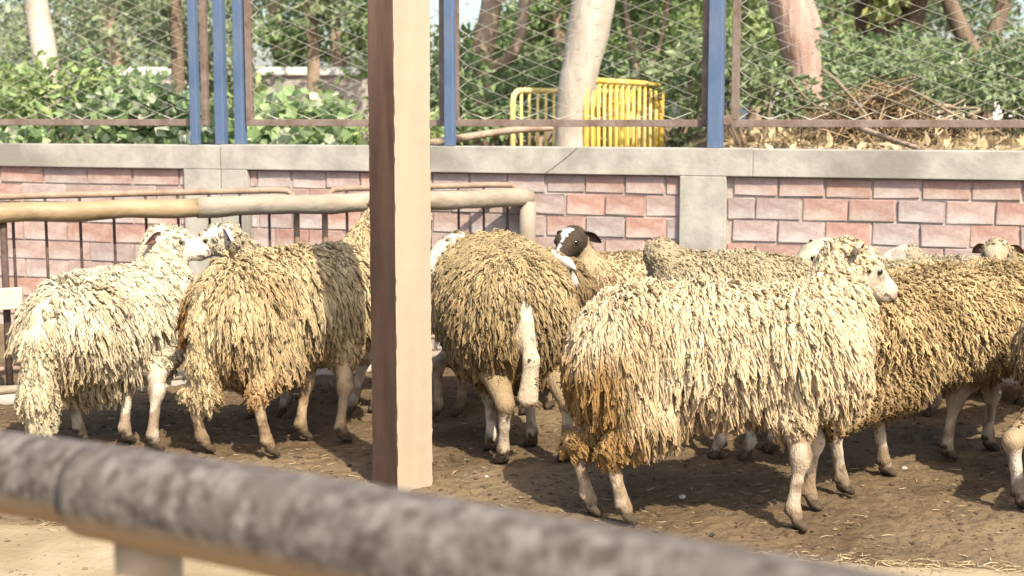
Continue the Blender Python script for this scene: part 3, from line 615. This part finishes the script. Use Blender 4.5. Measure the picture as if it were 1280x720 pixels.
# ------------------------------------------------------------------ sheep
TR, NK, TH_, LEG, HEAD, MUZ, HOOF, TAIL, FT = range(9)
def surf_nets(prims, h):
    A = np.array([p[0] for p in prims]); B = np.array([p[1] for p in prims]); rm = np.array([max(p[2], p[3]) for p in prims])[:, None]
    lo = np.minimum(A, B)-rm; hi = np.maximum(A, B)+rm; mn = lo.min(0)-3*h; mx = hi.max(0)+3*h
    n = np.ceil((mx-mn)/h).astype(int)+1; F = np.full(n, .25, np.float32)
    ax = [mn[k]+h*np.arange(n[k]) for k in range(3)]
    def dist(P, p):
        a, b, ra, rb = p[:4]; ab = b-a; L2 = max(ab@ab, 1e-9); t = np.clip(((P-a)@ab)/L2, 0, 1)
        return np.linalg.norm(P-a-t[..., None]*ab, axis=-1)-(ra+(rb-ra)*t)
    for p, l_, h_ in zip(prims, lo, hi):
        m = p[4]+2.5*h
        i0 = np.maximum(((l_-m-mn)/h).astype(int), 0); i1 = np.minimum(((h_+m-mn)/h).astype(int)+2, n)
        X, Y, Z = np.meshgrid(ax[0][i0[0]:i1[0]], ax[1][i0[1]:i1[1]], ax[2][i0[2]:i1[2]], indexing='ij')
        d = dist(np.stack([X, Y, Z], -1), p).astype(np.float32); s = tuple(slice(i0[k], i1[k]) for k in range(3)); f = F[s]; k_ = p[4]
        w = np.maximum(k_-np.abs(f-d), 0)/k_; F[s] = np.minimum(f, d)-w*w*k_*.25
    S = F < 0; c = np.zeros(n-1, int)
    for dx in (0, 1):
        for dy in (0, 1):
            for dz in (0, 1): c += S[dx:n[0]-1+dx, dy:n[1]-1+dy, dz:n[2]-1+dz]
    act = (c > 0) & (c < 8); I = np.argwhere(act); idx = -np.ones(n-1, int); idx[act] = np.arange(len(I))
    acc = np.zeros((len(I), 3)); cnt = np.zeros(len(I))
    for ax_ in range(3):
        e = np.zeros(3, int); e[ax_] = 1; o1, o2 = [k for k in range(3) if k != ax_]
        for u in (0, 1):
            for v in (0, 1):
                q = I.copy(); q[:, o1] += u; q[:, o2] += v; q2 = q+e
                f0 = F[tuple(q.T)]; f1 = F[tuple(q2.T)]; ok = (f0 < 0) != (f1 < 0); t = np.where(ok, f0/np.where(ok, f0-f1, 1), 0)
                acc += np.where(ok[:, None], q+t[:, None]*e, 0); cnt += ok
    V = mn+h*(acc/cnt[:, None]); Q = []
    for ax_ in range(3):
        o1, o2 = [(1, 2), (2, 0), (0, 1)][ax_]; e = np.zeros(3, int); e[ax_] = 1
        sl0 = [slice(1, -1)]*3; sl0[ax_] = slice(0, -1); a_ = S[tuple(sl0)]; sl1 = [slice(1, -1)]*3; sl1[ax_] = slice(1, None); b_ = S[tuple(sl1)]
        off = np.ones(3, int); off[ax_] = 0
        for flip, mask in ((0, a_ & ~b_), (1, ~a_ & b_)):
            q = np.argwhere(mask)+off
            if not len(q): continue
            c_ = []
            for (u, v) in ((-1, -1), (0, -1), (0, 0), (-1, 0)):
                r = q.copy(); r[:, o1] += u; r[:, o2] += v; c_.append(idx[tuple(r.T)])
            c_ = np.stack(c_, 1); Q.append(c_[:, ::-1] if flip else c_)
    Q = np.concatenate(Q); Q = Q[(Q >= 0).all(1)]
    D = np.stack([dist(V, p) for p in prims], 1); reg = np.array([p[5] for p in prims])[D.argmin(1)]
    return V, Q, reg, D
def vnormals(V, Q):
    nrm = np.cross(V[Q[:, 2]]-V[Q[:, 0]], V[Q[:, 3]]-V[Q[:, 1]]); N = np.zeros_like(V)
    for k in range(4): np.add.at(N, Q[:, k], nrm)
    return unit(N)
def grow(P, N, L, K, out, noise, grav, swirl):
    """curves hanging from P: returns (n,K,3)"""
    g_ = np.array([0, 0, -1.]); t = g_-(N@g_)[:, None]*N; side = np.sign(N[:, 1:2]+1e-3)*np.array([0, 1., 0])
    d = unit(t*1.0+N*out+side*.25*(N[:, 2:3] > .6)+noise); C = [P]; seg = (L/(K-1))[:, None]
    for k in range(K-1):
        C.append(C[-1]+d*seg); d = unit(d+g_*grav+swirl*.25)
    return np.stack(C, 1)
def fleece(V, Q, N, wmask, lmul, cfun, n, length, rad, K, root, clumps, tight=.75, crimp=.006, out=.55, grav=.35, ns=.5):
    tri = np.concatenate([Q[:, [0, 1, 2]], Q[:, [0, 2, 3]]]); ar = np.linalg.norm(np.cross(V[tri[:, 1]]-V[tri[:, 0]], V[tri[:, 2]]-V[tri[:, 0]]), axis=1)
    pw = ar*wmask[tri].mean(1); pw /= pw.sum()
    def samp(m):
        f = rng.choice(len(tri), m, p=pw); b = rng.random((m, 2)); s = b.sum(1) > 1; b[s] = 1-b[s]; b = np.concatenate([1-b.sum(1, keepdims=True), b], 1)
        t_ = tri[f]; P = (V[t_]*b[..., None]).sum(1); NN = unit((N[t_]*b[..., None]).sum(1)); return P, NN, (lmul[t_]*b).sum(1)
    Pc, Nc, Lc = samp(clumps); P, NN, Lp = samp(n)
    nzf = lambda q: np.stack([vnoise(q+k*9.1, 7)-.5 for k in range(3)], 1)
    lc = length*Lc*(.65+.7*rng.random(clumps)); Cc = grow(Pc+Nc*.004, Nc, lc, K, out*(.8+.5*rng.random((clumps, 1))), nzf(Pc)*ns+rng.normal(0, .08, (clumps, 3)), grav, nzf(Pc+3)*.6)
    kd = kdtree.KDTree(clumps)
    for i, p_ in enumerate(Pc): kd.insert(p_, i)
    kd.balance(); near_ = np.array([kd.find(p_)[1] for p_ in P])
    l = length*Lp*(.7+.45*rng.random(n)); C = grow(P-NN*.006, NN, l, K, out, nzf(P)*ns+rng.normal(0, .10, (n, 3)), grav, nzf(P+3)*.6)
    t = np.linspace(0, 1, K)[None, :, None]; w = tight*t**.8
    tgt = Cc[near_]; # pull towards the clump's own curve, keep own length
    frac = np.minimum(l/np.maximum(lc[near_], 1e-4), 1)[:, None, None]
    C = C*(1-w)+(tgt*frac+(1-frac)*(Cc[near_][:, :1]+(tgt-Cc[near_][:, :1])*.8))*w
    T = unit(np.gradient(C, axis=1)); ref = unit(rng.normal(size=(n, 1, 3))); U = unit(np.cross(T, ref)); W2 = np.cross(T, U)
    ph = rng.random((n, 1, 1))*6.28; fq = rng.uniform(1.1, 2.0, (n, 1, 1)); wv = crimp*np.sin(ph+t*6.28*fq); wv2 = crimp*np.cos(ph+t*6.28*fq)
    C = C+(U*wv+W2*wv2)*np.minimum(1, t*3)
    prof = np.interp(np.linspace(0, 1, K), [0, .25, .7, 1], [.85, 1.05, .95, .45])[None, :, None]*rad*(.55+.95*rng.random((n, 1, 1))**1.5)*(.75+.5*rng.random((clumps, 1, 1)))[near_]
    ring = [C+prof*(math.cos(a)*U+math.sin(a)*W2) for a in (0, 2.094, 4.189)]
    VV = np.stack(ring, 2).reshape(-1, 3); q = []
    for j in range(K-1):
        for s in range(3): q.append((j*3+s, j*3+(s+1) % 3, (j+1)*3+(s+1) % 3, (j+1)*3+s))
    FF = (np.array(q)[None]+3*K*np.arange(n)[:, None, None]).reshape(-1, 4)
    tone = (.84+.32*rng.random((clumps, 1)))[near_]*(.88+.24*rng.random((n, 1)))
    tipc = np.repeat(np.tile(np.linspace(0, 1, K), n), 3)[:, None]
    Cc_ = cfun(VV, tipc)*np.repeat(tone, 3*K, 0)
    return npmesh('fleece', VV, FF, M['wool'], root, col=Cc_, smooth=True)
def make_ear(base, out_, fwd, L, W, root, c_out, c_in):
    out_ = unit(out_); fwd = unit(fwd-np.dot(fwd, out_)*out_); up = np.cross(out_, fwd); nu, nv = 9, 7; V = []; C = []
    for side in (0, 1):
        for i in range(nu):
            t = i/(nu-1); w = W*math.sin(math.pi*min(1, (t*.86+.12)))**.8*(1-.15*t)
            if i == nu-1: w *= .25
            for j in range(nv):
                s = j/(nv-1)*2-1; cup = (1-s*s)*W*.45*(1-.5*t)
                V.append(base+out_*L*t+fwd*(cup*-1+side*-.004)+up*w*s*.5+np.array([0, 0, -1])*L*.25*t*t); C.append(c_in if not side else c_out)
    F = []
    for side in (0, 1):
        o = side*nu*nv
        for i in range(nu-1):
            for j in range(nv-1):
                f = (o+i*nv+j, o+(i+1)*nv+j, o+(i+1)*nv+j+1, o+i*nv+j+1); F.append(f if side else f[::-1])
    b = [i*nv for i in range(nu)]+[(nu-1)*nv+j for j in range(1, nv)]+[i*nv+nv-1 for i in range(nu-2, -1, -1)]+[j for j in range(nv-2, 0, -1)]
    for i in range(len(b)):
        a, c_ = b[i], b[(i+1) % len(b)]; F.append((a, c_, c_+nu*nv, a+nu*nv))
    return npmesh('ear', V, np.array(F), M['ear'], root, col=np.array(C), smooth=True)
def ball(name, c, r, m, root, sq=(1, 1, 1)):
    V = []; nu, nv = 10, 7
    for i in range(nv+1):
        th = math.pi*i/nv
        for j in range(nu): V.append(np.array(c)+r*np.array([math.sin(th)*math.cos(j*6.2832/nu)*sq[0], math.sin(th)*math.sin(j*6.2832/nu)*sq[1], math.cos(th)*sq[2]]))
    F = [(i*nu+j, i*nu+(j+1) % nu, (i+1)*nu+(j+1) % nu, (i+1)*nu+j) for i in range(nv) for j in range(nu)]
    return npmesh(name, V, np.array(F), m, root, smooth=True)

def sheep(label, hip, chest, h, head, look, hooves=None, r=(.19, .205, .185), wool=(.66, .55, .38), stain=(.36, .22, .09), n=4500, length=.095, rad=.0068, K=5, clumps=750,
          leg_c=(.54, .44, .33), face=(.60, .53, .45), pollx=.028, poll=.6, rump_stain=.6, belly_brown=.6, cell=.014, tail=None, tail_c=None, dark=False, skirt=1.0, neck_r=.115, neck_wool=1.0,
          leg_wool=1.0, smooth_wool=False, tight=.75, crimp=.006, ear_d=None, hs=1.0, blotch=.5, out=.26, neck_mid=None, leg_stain=.45, ears=True, zcut=.30, rump_side=(-3, -2), dens=1.0, cld=1.0):
    """hip, chest, head: (px, Y) or (px, py, Y) of the trunk ends and skull; hooves: four pixel spots (hind left, hind right, fore left, fore right)"""
    hx = np.array([(hip[0]-640)/FPX*hip[1]/1.0, hip[1]]); cx = np.array([(chest[0]-640)/FPX*chest[1], chest[1]])
    loc = (hx+cx)/2; d = cx-hx; yaw = math.atan2(d[1], d[0]); TL = np.linalg.norm(d)
    root = empty('sheep', (loc[0], loc[1], 0), yaw); tag(root, label, 'sheep', 'sheep standing in the pen')
    ca, sa = math.cos(-yaw), math.sin(-yaw)
    def loc_(p):
        q = np.array(p, float)-np.array([loc[0], loc[1], 0]); return np.array([q[0]*ca-q[1]*sa, q[0]*sa+q[1]*ca, q[2]])
    def dir_(v): return unit(np.array([v[0]*ca-v[1]*sa, v[0]*sa+v[1]*ca, v[2]]))
    W = .045; zc = h-W-r[0]; H = np.array([-TL/2, 0, zc]); S = np.array([TL/2, 0, h-W-r[2]-.01]); mid = np.array([0, 0, h-W-r[1]+.0])
    prims = []
    def cone(a, b, ra, rb, k, reg): prims.append((np.array(a, float), np.array(b, float), ra, rb, k, reg))
    cone(H, mid, r[0], r[1], .08, TR); cone(mid, S, r[1], r[2], .08, TR); cone(S, S+np.array([.05, 0, -.03]), r[2]*.95, r[2]*.8, .08, TR)
    cone(H+np.array([-.03, 0, -.08]), H+np.array([.05, 0, -.12]), r[0]*.85, r[0]*.9, .08, TR)
    if hooves is None: hl = [None]*4
    else: hl = list(hooves)
    for k in range(4):
        side = 1 if k % 2 == 0 else -1; fore = k > 1
        if hl[k] is None: t = np.array([(TL/2+.02 if fore else -TL/2-.02)+rng.uniform(-.05, .05), side*.10, 0])
        else: t = loc_(G(*hl[k])); 
        t[2] = 0
        if not fore:
            hip_ = H+np.array([-.02, side*.085, -.06]); knee = np.array([(hip_[0]*.6+t[0]*.4)+.07, (hip_[1]+t[1])/2+side*.01, zc-.20]); hock = np.array([t[0]-.055, t[1], .255])
            cone(hip_, knee, .125, .082, .07, TH_); cone(knee, hock, .075, .034, .05, TH_ if leg_wool > .7 else LEG)
            fet = np.array([t[0]-.012, t[1], .075]); cone(hock, hock*.5+fet*.5, .030, .0195, .02, LEG); cone(hock*.5+fet*.5, fet, .0195, .025, .015, LEG)
        else:
            sh = S+np.array([.03, side*.08, -.07]); elb = np.array([(sh[0]*.5+t[0]*.5)-.03, (sh[1]+t[1])/2, zc-.20]); car = np.array([t[0]*.85+elb[0]*.15+.015, t[1]*.9+elb[1]*.1, .25])
            cone(sh, elb, .10, .062, .06, FT); cone(elb, car, .050, .031, .04, LEG); cone(car, car+np.array([0, 0, -.02]), .032, .030, .02, LEG)
            fet = np.array([t[0]-.010, t[1], .075]); cone(car, car*.5+fet*.5, .028, .0185, .02, LEG); cone(car*.5+fet*.5, fet, .0185, .025, .015, LEG)
        cone(fet, t+np.array([.002, 0, .055]), .0245, .023, .012, LEG); cone(fet+np.array([-.022, .012, -.01]), fet+np.array([-.026, .013, -.018]), .008, .006, .008, HOOF); cone(fet+np.array([-.022, -.012, -.01]), fet+np.array([-.026, -.013, -.018]), .008, .006, .008, HOOF)
        for s in (-1, 1): cone(t+np.array([.002, s*.012, .036]), t+np.array([.030, s*.016, .015]), .0185, .014, .005, HOOF)
    # neck and head
    hp_ = loc_(at(*head)); f = dir_(look); up = np.array([0, 0, 1.]); s_ = unit(np.cross(up, f)); u = np.cross(f, s_)
    nb = S+np.array([.05, 0, .03]); nm = (nb+hp_)/2+np.array([0, 0, -.02]) if neck_mid is None else loc_(at(*neck_mid)); back = hp_-f*.05*hs-u*.02
    cone(nb, nm, neck_r*1.15, neck_r*.9, .09, NK); cone(nm, back, neck_r*.88, .062*hs, .06, NK)
    cone(hp_-f*.02*hs, hp_+f*.02*hs, .064*hs, .062*hs, .04, HEAD)
    cone(hp_+f*.03*hs+u*.022*hs, hp_+f*.15*hs+u*.004*hs, .044*hs, .025*hs, .03, HEAD); cone(hp_+f*.01*hs-u*.025*hs, hp_+f*.145*hs-u*.026*hs, .044*hs, .024*hs, .03, HEAD)
    cone(hp_+f*.15*hs+u*.002*hs, hp_+f*.172*hs-u*.008*hs, .026*hs, .020*hs, .02, MUZ)
    for q in (-1, 1): cone(hp_+f*.05*hs+s_*q*.038*hs+u*.032*hs, hp_+f*.075*hs+s_*q*.034*hs+u*.022*hs, .021*hs, .016*hs, .02, HEAD)   # brow
    if tail:
        T0 = H+np.array([-r[0]*.86, 0, r[0]*.30]); P = [T0]+[np.array([T0[0]-a_, b_, T0[2]-c_]) for (a_, b_, c_) in tail[0]]
        TP = P
        for k in range(len(P)-1): cone(P[k], P[k+1], tail[1][k], tail[1][k+1], .025, TAIL)
    V, Q, reg, D = surf_nets(prims, cell); N = vnormals(V, Q)
    # skin colours, region by region (natural markings, dirt, and shade painted in under the wool)
    wool = np.array(wool); stain = np.array(stain); face = np.array(face); leg_c = np.array(leg_c)
    nzc = vnoise(V, 14)[:, None]; nz2 = vnoise(V+5, 45)[:, None]
    thc = (((reg == TH_) | (reg == FT))*(1-sstep(V[:, 2], .22, max(.32, zcut+.03))))[:, None]
    wb = wool*.8 if smooth_wool else wool*.35+stain*.25  # body under the fleece darkened so gaps between locks look deep
    C = np.where(np.isin(reg, (TR, NK, TH_, FT))[:, None], wb*(1-thc)+thc*(leg_c*.15+stain*.62), 0)*np.ones((1, 3))
    C = np.where((reg == TAIL)[:, None], (np.array(tail_c) if tail_c is not None else wool), C)
    lc = leg_c*(1-leg_stain*nzc)*(.85+.3*nz2); lc = lc*(1-.5*sstep(nz2, .62, .8)*leg_stain*2)+np.array([.2, .13, .07])*(.5*sstep(nz2, .62, .8)*leg_stain*2)
    mud = sstep(vnoise(V+31, 26)[:, None]+.35*sstep(.22-V[:, 2:3], 0, .2)*leg_stain*2, .60, .78)*.75; lc = lc*(1-mud)+np.array([.17, .11, .062])*mud; lc = lc*(1-.45*sstep(.11-V[:, 2:3], 0, .06))+np.array([.16, .11, .07])*.45*sstep(.11-V[:, 2:3], 0, .06)
    C = np.where((reg == LEG)[:, None], lc, C)
    C = np.where((reg == HOOF)[:, None], np.array([.085, .062, .042])*(.6+.8*nz2), C)
    rel = V-hp_; fu = rel@f/hs; uu = rel@u/hs; su = rel@s_/hs
    fc = face*(.86+.28*nz2)*(1-.25*sstep(nzc, .45, .8)*np.array([.5, .9, 1.1]))
    if dark:
        blaze = ((np.abs(su) < .012+.010*np.sin(fu*30+1)+.008*(nz2[:, 0]-.5)) & (uu > 0.0) & (fu > .0))[:, None]; fc = np.where(blaze, np.array([.75, .71, .66]), np.array([.060, .042, .030])*(.7+.6*nz2))
    hm = np.isin(reg, (HEAD, MUZ))[:, None]
    C = np.where(hm, fc, C)
    nose = sstep(fu, .158, .178)[:, None]; C = np.where(hm, C*(1-.5*nose)+np.array([.38, .24, .19])*(0 if dark else .5)*nose, C)
    nos = ((np.abs(np.abs(su)-.014) < .006) & (np.abs(uu-.004) < .006) & (fu > .165))[:, None] | ((np.abs(uu+.021) < .0045) & (fu > .135))[:, None]
    C = np.where(hm & nos, np.array([.10, .06, .05]), C)
    body = npmesh('body', V, Q, M['skin'], root, col=C, smooth=True)
    for q in (-1, 1):
        ec = hp_+f*.062*hs+s_*q*.050*hs+u*.020*hs; ball('eye', ec, .0125*hs, M['eye'], root)
    if ears:
        cin = (.26, .14, .10) if not dark else (.10, .06, .05); cout = face if not dark else (.035, .027, .022)
        for q in (-1, 1):
            ed = s_*q*1.0-f*.45+u*(.10) if ear_d is None else (s_*q*1.0-f*ear_d[0]+u*ear_d[1]); ed = unit(ed)
            make_ear(hp_-f*.025*hs+s_*q*.052*hs+u*.022*hs, ed, f, .112*hs, .056*hs, root, np.array(cout)*.92, np.array(cin))
    # fleece
    n = int(n*1.22*dens); clumps = int(clumps*1.4*cld); rad = rad*.68/dens**.5
    wm = np.select([reg == TR, reg == NK, reg == TH_, reg == TAIL, reg == HEAD, reg == FT], [1, neck_wool, 1*leg_wool, 1.0 if tail and tail[2] else .05, 0, .9], 0).astype(float)
    crown = (reg == HEAD) & (fu < pollx) & (uu > -.005-(.04 if pollx > .05 else 0)) if poll > 0 else np.zeros(len(V), bool); wm[crown] = poll; wm[(reg == NK) & (fu > -.01) & (np.linalg.norm(V-hp_, axis=1) < .10*hs)] *= .05
    wm[(V[:, 2] < zcut) & (reg == TH_)] *= .06
    lm = np.select([reg == TR, reg == NK, reg == TH_, reg == TAIL, reg == HEAD, reg == FT], [1, .75, .8*skirt, .55 if not tail or tail[2] else .16, .28, .42], .6)
    lm = np.where(reg == TH_, lm*(.28+.72*sstep(V[:, 2], zcut+.02, .50)), lm); lm = lm*(1-.45*sstep(-N[:, 2], .3, .9)*(reg == TR))*(1-.50*sstep(N[:, 2], .35, .95)); lm = np.where(reg == NK, lm*np.clip(np.linalg.norm(V-hp_, axis=1)/.22, .35, 1), lm)
    # wool is thinner on the flank turned away from the pen's visitors' side
    away = dir_((loc[0], loc[1], 0)); wm = wm*(1-.85*sstep(N@away, .25, .6))
    if loc[1] > 6.4: K = 4
    x0, x1 = -TL/2-r[0], TL/2+r[2]
    def cfun(P, tip):
        rs = rump_stain*sstep(x0+.30-P[:, 0:1]+.12*(vnoise(P+4, 7)[:, None]-.5), 0, .2)*sstep(P[:, 1:2], *rump_side)*sstep(zc+.12-P[:, 2:3]+.16*(vnoise(P, 6)[:, None]-.5), 0, .22)
        bs = belly_brown*sstep(zc-.03-P[:, 2:3]+.12*(vnoise(P+2, 8)[:, None]-.5), 0, .30)  # wool colour turns browner from mid flank down to the belly
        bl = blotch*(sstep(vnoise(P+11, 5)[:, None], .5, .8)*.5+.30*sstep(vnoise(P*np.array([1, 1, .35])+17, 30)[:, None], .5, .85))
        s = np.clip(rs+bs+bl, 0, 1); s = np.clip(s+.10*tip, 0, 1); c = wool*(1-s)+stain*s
        if tail_c is not None:
            tt = (tail[2] or np.min([np.linalg.norm(P-np.clip(((P-a_)@(b_-a_))/((b_-a_)@(b_-a_)), 0, 1)[:, None]*(b_-a_)-a_, axis=1) for a_, b_ in zip(TP[:-1], TP[1:])], 0)[:, None] < .042)*((P[:, 0:1] < x0+.03) & (np.abs(P[:, 1:2]-(tail[0][0][1] if tail else 0)) < .075)); c = np.where(tt, np.array(tail_c)*(1-.15*tip), c)
        return c
    if smooth_wool: fleece(V, Q, N, wm, lm, cfun, n, length*.35, rad*.8, 4, root, clumps, .3, .004, .5, .2)
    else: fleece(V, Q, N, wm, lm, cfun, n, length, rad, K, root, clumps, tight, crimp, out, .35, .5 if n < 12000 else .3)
    return root

# the long fleeced sheep in front, broadside, looking away to the right
sheep('large long-fleeced cream sheep standing broadside in front, its white face turned right', (795, 4.88), (1000, 4.82), .815, (1069, 330, 4.96), (.78, .16, -.60),
      [(738, 645), (782, 656), (1013, 639), (994, 664)], r=(.20, .205, .19), n=11000, length=.135, rad=.0080, K=6, clumps=1500, cell=.0105, skirt=1.35, wool=(.86, .73, .52), stain=(.42, .26, .11),
      rump_stain=.85, belly_brown=.55, neck_r=.125, leg_c=(.55, .44, .32), tight=.85, poll=.9, ear_d=(.8, .25), crimp=.007, leg_stain=.55, hs=1.05, pollx=.034, face=(.56, .48, .38), zcut=.16, dens=1.5, cld=1.25)
# seen from behind
sheep('woolly tan sheep seen from behind, its bare white tail hanging, mid herd', (640, 5.68), (612, 6.12), .885, (690, 332, 6.40), (.55, .5, -.5),
      [(628, 584), (706, 582), (614, 568), (664, 562)], r=(.235, .245, .21), n=8000, length=.10, rad=.0070, K=5, clumps=1700, cell=.012, wool=(.60, .475, .285), stain=(.32, .21, .10), rump_stain=.35, belly_brown=.5,
      tail=([(.035, .0, .10), (.055, -.02, .25), (.035, -.012, .40)], (.024, .025, .029, .040), False), tail_c=(.60, .49, .35), leg_c=(.62, .52, .40), zcut=.37, dens=1.4, cld=1.2, ear_d=(-.1, -.1), skirt=.9, tight=.8)
# left, brightest
sheep('whitish sheep at the far left, rump to the camera, with a long cream tail', (88, 5.78), (182, 6.20), .745, (212, 302, 6.30), (.92, -.05, -.25),
      [(66, 566), (102, 556), (158, 557), (193, 566)], r=(.185, .195, .17), n=6500, length=.125, rad=.0074, K=5, clumps=1000, cell=.013, wool=(.88, .80, .64), stain=(.48, .35, .17), rump_stain=.3, belly_brown=.35,
      tail=([(.04, .0, .10), (.06, .0, .30), (.05, .0, .46)], (.06, .065, .06, .04), True), tail_c=(.80, .70, .50), leg_c=(.66, .58, .46), skirt=1.2, tight=.85, pollx=.085, poll=1, ear_d=(.4, -.1), face=(.66, .60, .50), zcut=.25, dens=1.4, cld=1.2)
sheep('cream sheep with an orange brown stained rump, head hidden by the square post', (302, 5.80), (420, 6.12), .83, (492, 262, 6.35), (.85, .35, -.2),
      [(256, 568), (337, 573), (378, 551), (428, 555)], r=(.20, .205, .19), n=8000, length=.125, rad=.0072, K=5, clumps=1300, cell=.013, wool=(.70, .58, .37), stain=(.42, .23, .09), rump_stain=.9, belly_brown=.45,
      tail=([(.03, -.02, .10), (.04, -.03, .25), (.03, -.03, .38)], (.045, .05, .052, .05), True), tail_c=(.72, .58, .36), skirt=1.25, leg_c=(.56, .42, .26), leg_stain=.6, tight=.85, zcut=.22, dens=1.4, cld=1.2, rump_side=(-.04, .10))
sheep('white faced sheep looking left, mostly hidden behind the cream one at the left', (440, 6.92), (352, 6.86), .735, (276, 299, 6.62), (-.93, -.15, -.3),
      [(470, 515), (440, 520), (355, 522), (318, 524)], n=3500, wool=(.70, .62, .46), face=(.66, .61, .53), ear_d=(.3, -.1), leg_c=(.75, .68, .6), clumps=700, poll=1, pollx=.085)
sheep('white faced sheep peeping out between the square post and the one seen from behind', (690, 6.78), (606, 6.72), .745, (566, 312, 6.66), (-.78, -.35, -.5),
      [(690, 512), (660, 518), (575, 522), (545, 526)], n=3500, wool=(.46, .35, .20), stain=(.16, .09, .05), belly_brown=.9, face=(.66, .60, .52), leg_c=(.52, .40, .28), clumps=700, ear_d=(.3, .0), hs=1.05, poll=.5)
sheep('smooth tan sheep with a black head and white blaze, behind the middle of the herd', (838, 7.15), (752, 7.08), .715, (714, 301, 6.84), (-.40, -.86, -.32),
      None, n=5000, wool=(.56, .44, .27), stain=(.32, .21, .11), dark=True, smooth_wool=True, poll=0, neck_r=.10, clumps=2500, rump_stain=0, belly_brown=.3, blotch=.2, hs=1.0, neck_wool=.9, ear_d=(1.3, -.7))
sheep('pale woolly sheep behind the long-fleeced one, its woolly head turned away', (985, 6.06), (888, 6.04), .805, (826, 318, 6.10), (.1, .93, -.35),
      [(1000, 562), (965, 566), (935, 576), (897, 575)], n=5500, wool=(.62, .53, .36), stain=(.36, .26, .14), length=.075, clumps=1500, leg_c=(.68, .60, .50), poll=1, ears=False, neck_r=.13, face=(.5, .42, .30), tight=.6, cell=.013)
sheep('sheep looking left, its pale poll just behind the head of the broadside cream sheep', (1165, 6.50), (1082, 6.46), .73, (1024, 318, 6.46), (-.85, -.3, -.42),
      None, n=3200, wool=(.62, .55, .38), length=.06, face=(.52, .50, .38), poll=0, clumps=1200, ear_d=(.3, .1))
sheep('sheep farthest back at the right, only its white poll showing', (1240, 6.98), (1168, 7.0), .70, (1124, 326, 6.92), (-.7, .35, -.5),
      None, n=2500, wool=(.66, .60, .46), length=.06, face=(.56, .53, .44), poll=0, clumps=900, ear_d=(.5, -.5), ears=False)
sheep('ochre yellow woolly sheep standing behind the long-fleeced one at the right', (1100, 5.32), (1246, 5.74), .80, (1390, 345, 6.0), (.8, .5, -.3),
      [(1106, 598), (1053, 621), (1236, 566), (1184, 577)], r=(.20, .21, .19), n=7500, length=.068, rad=.0074, K=5, clumps=2400, cell=.013, wool=(.70, .54, .31), stain=(.36, .24, .12), belly_brown=.7, rump_stain=.3,
      leg_c=(.56, .46, .35), skirt=.9, blotch=.8, out=.7, tight=.7, zcut=.22, dens=1.3, cld=1.1)
sheep('ochre sheep cut off by the right edge with one white leg showing', (1362, 5.08), (1475, 5.3), .79, (1540, 300, 5.5), (.8, .5, -.3),
      [(1276, 640), (1330, 655), (1455, 625), (1490, 615)], r=(.20, .21, .19), n=6000, length=.07, rad=.0074, K=5, clumps=2000, cell=.013, wool=(.68, .54, .33), stain=(.36, .25, .13), belly_brown=.7,
      leg_c=(.68, .60, .50), skirt=1.2)
sheep('pale sheep at the right edge looking towards the camera over the backs of the others', (1420, 6.62), (1315, 6.56), .755, (1246, 317, 6.36), (-.35, -.85, -.32),
      None, n=3500, wool=(.52, .44, .28), length=.07, face=(.44, .37, .26), poll=.9, clumps=1200, hs=.9, pollx=.05, ear_d=(1.0, -.5))
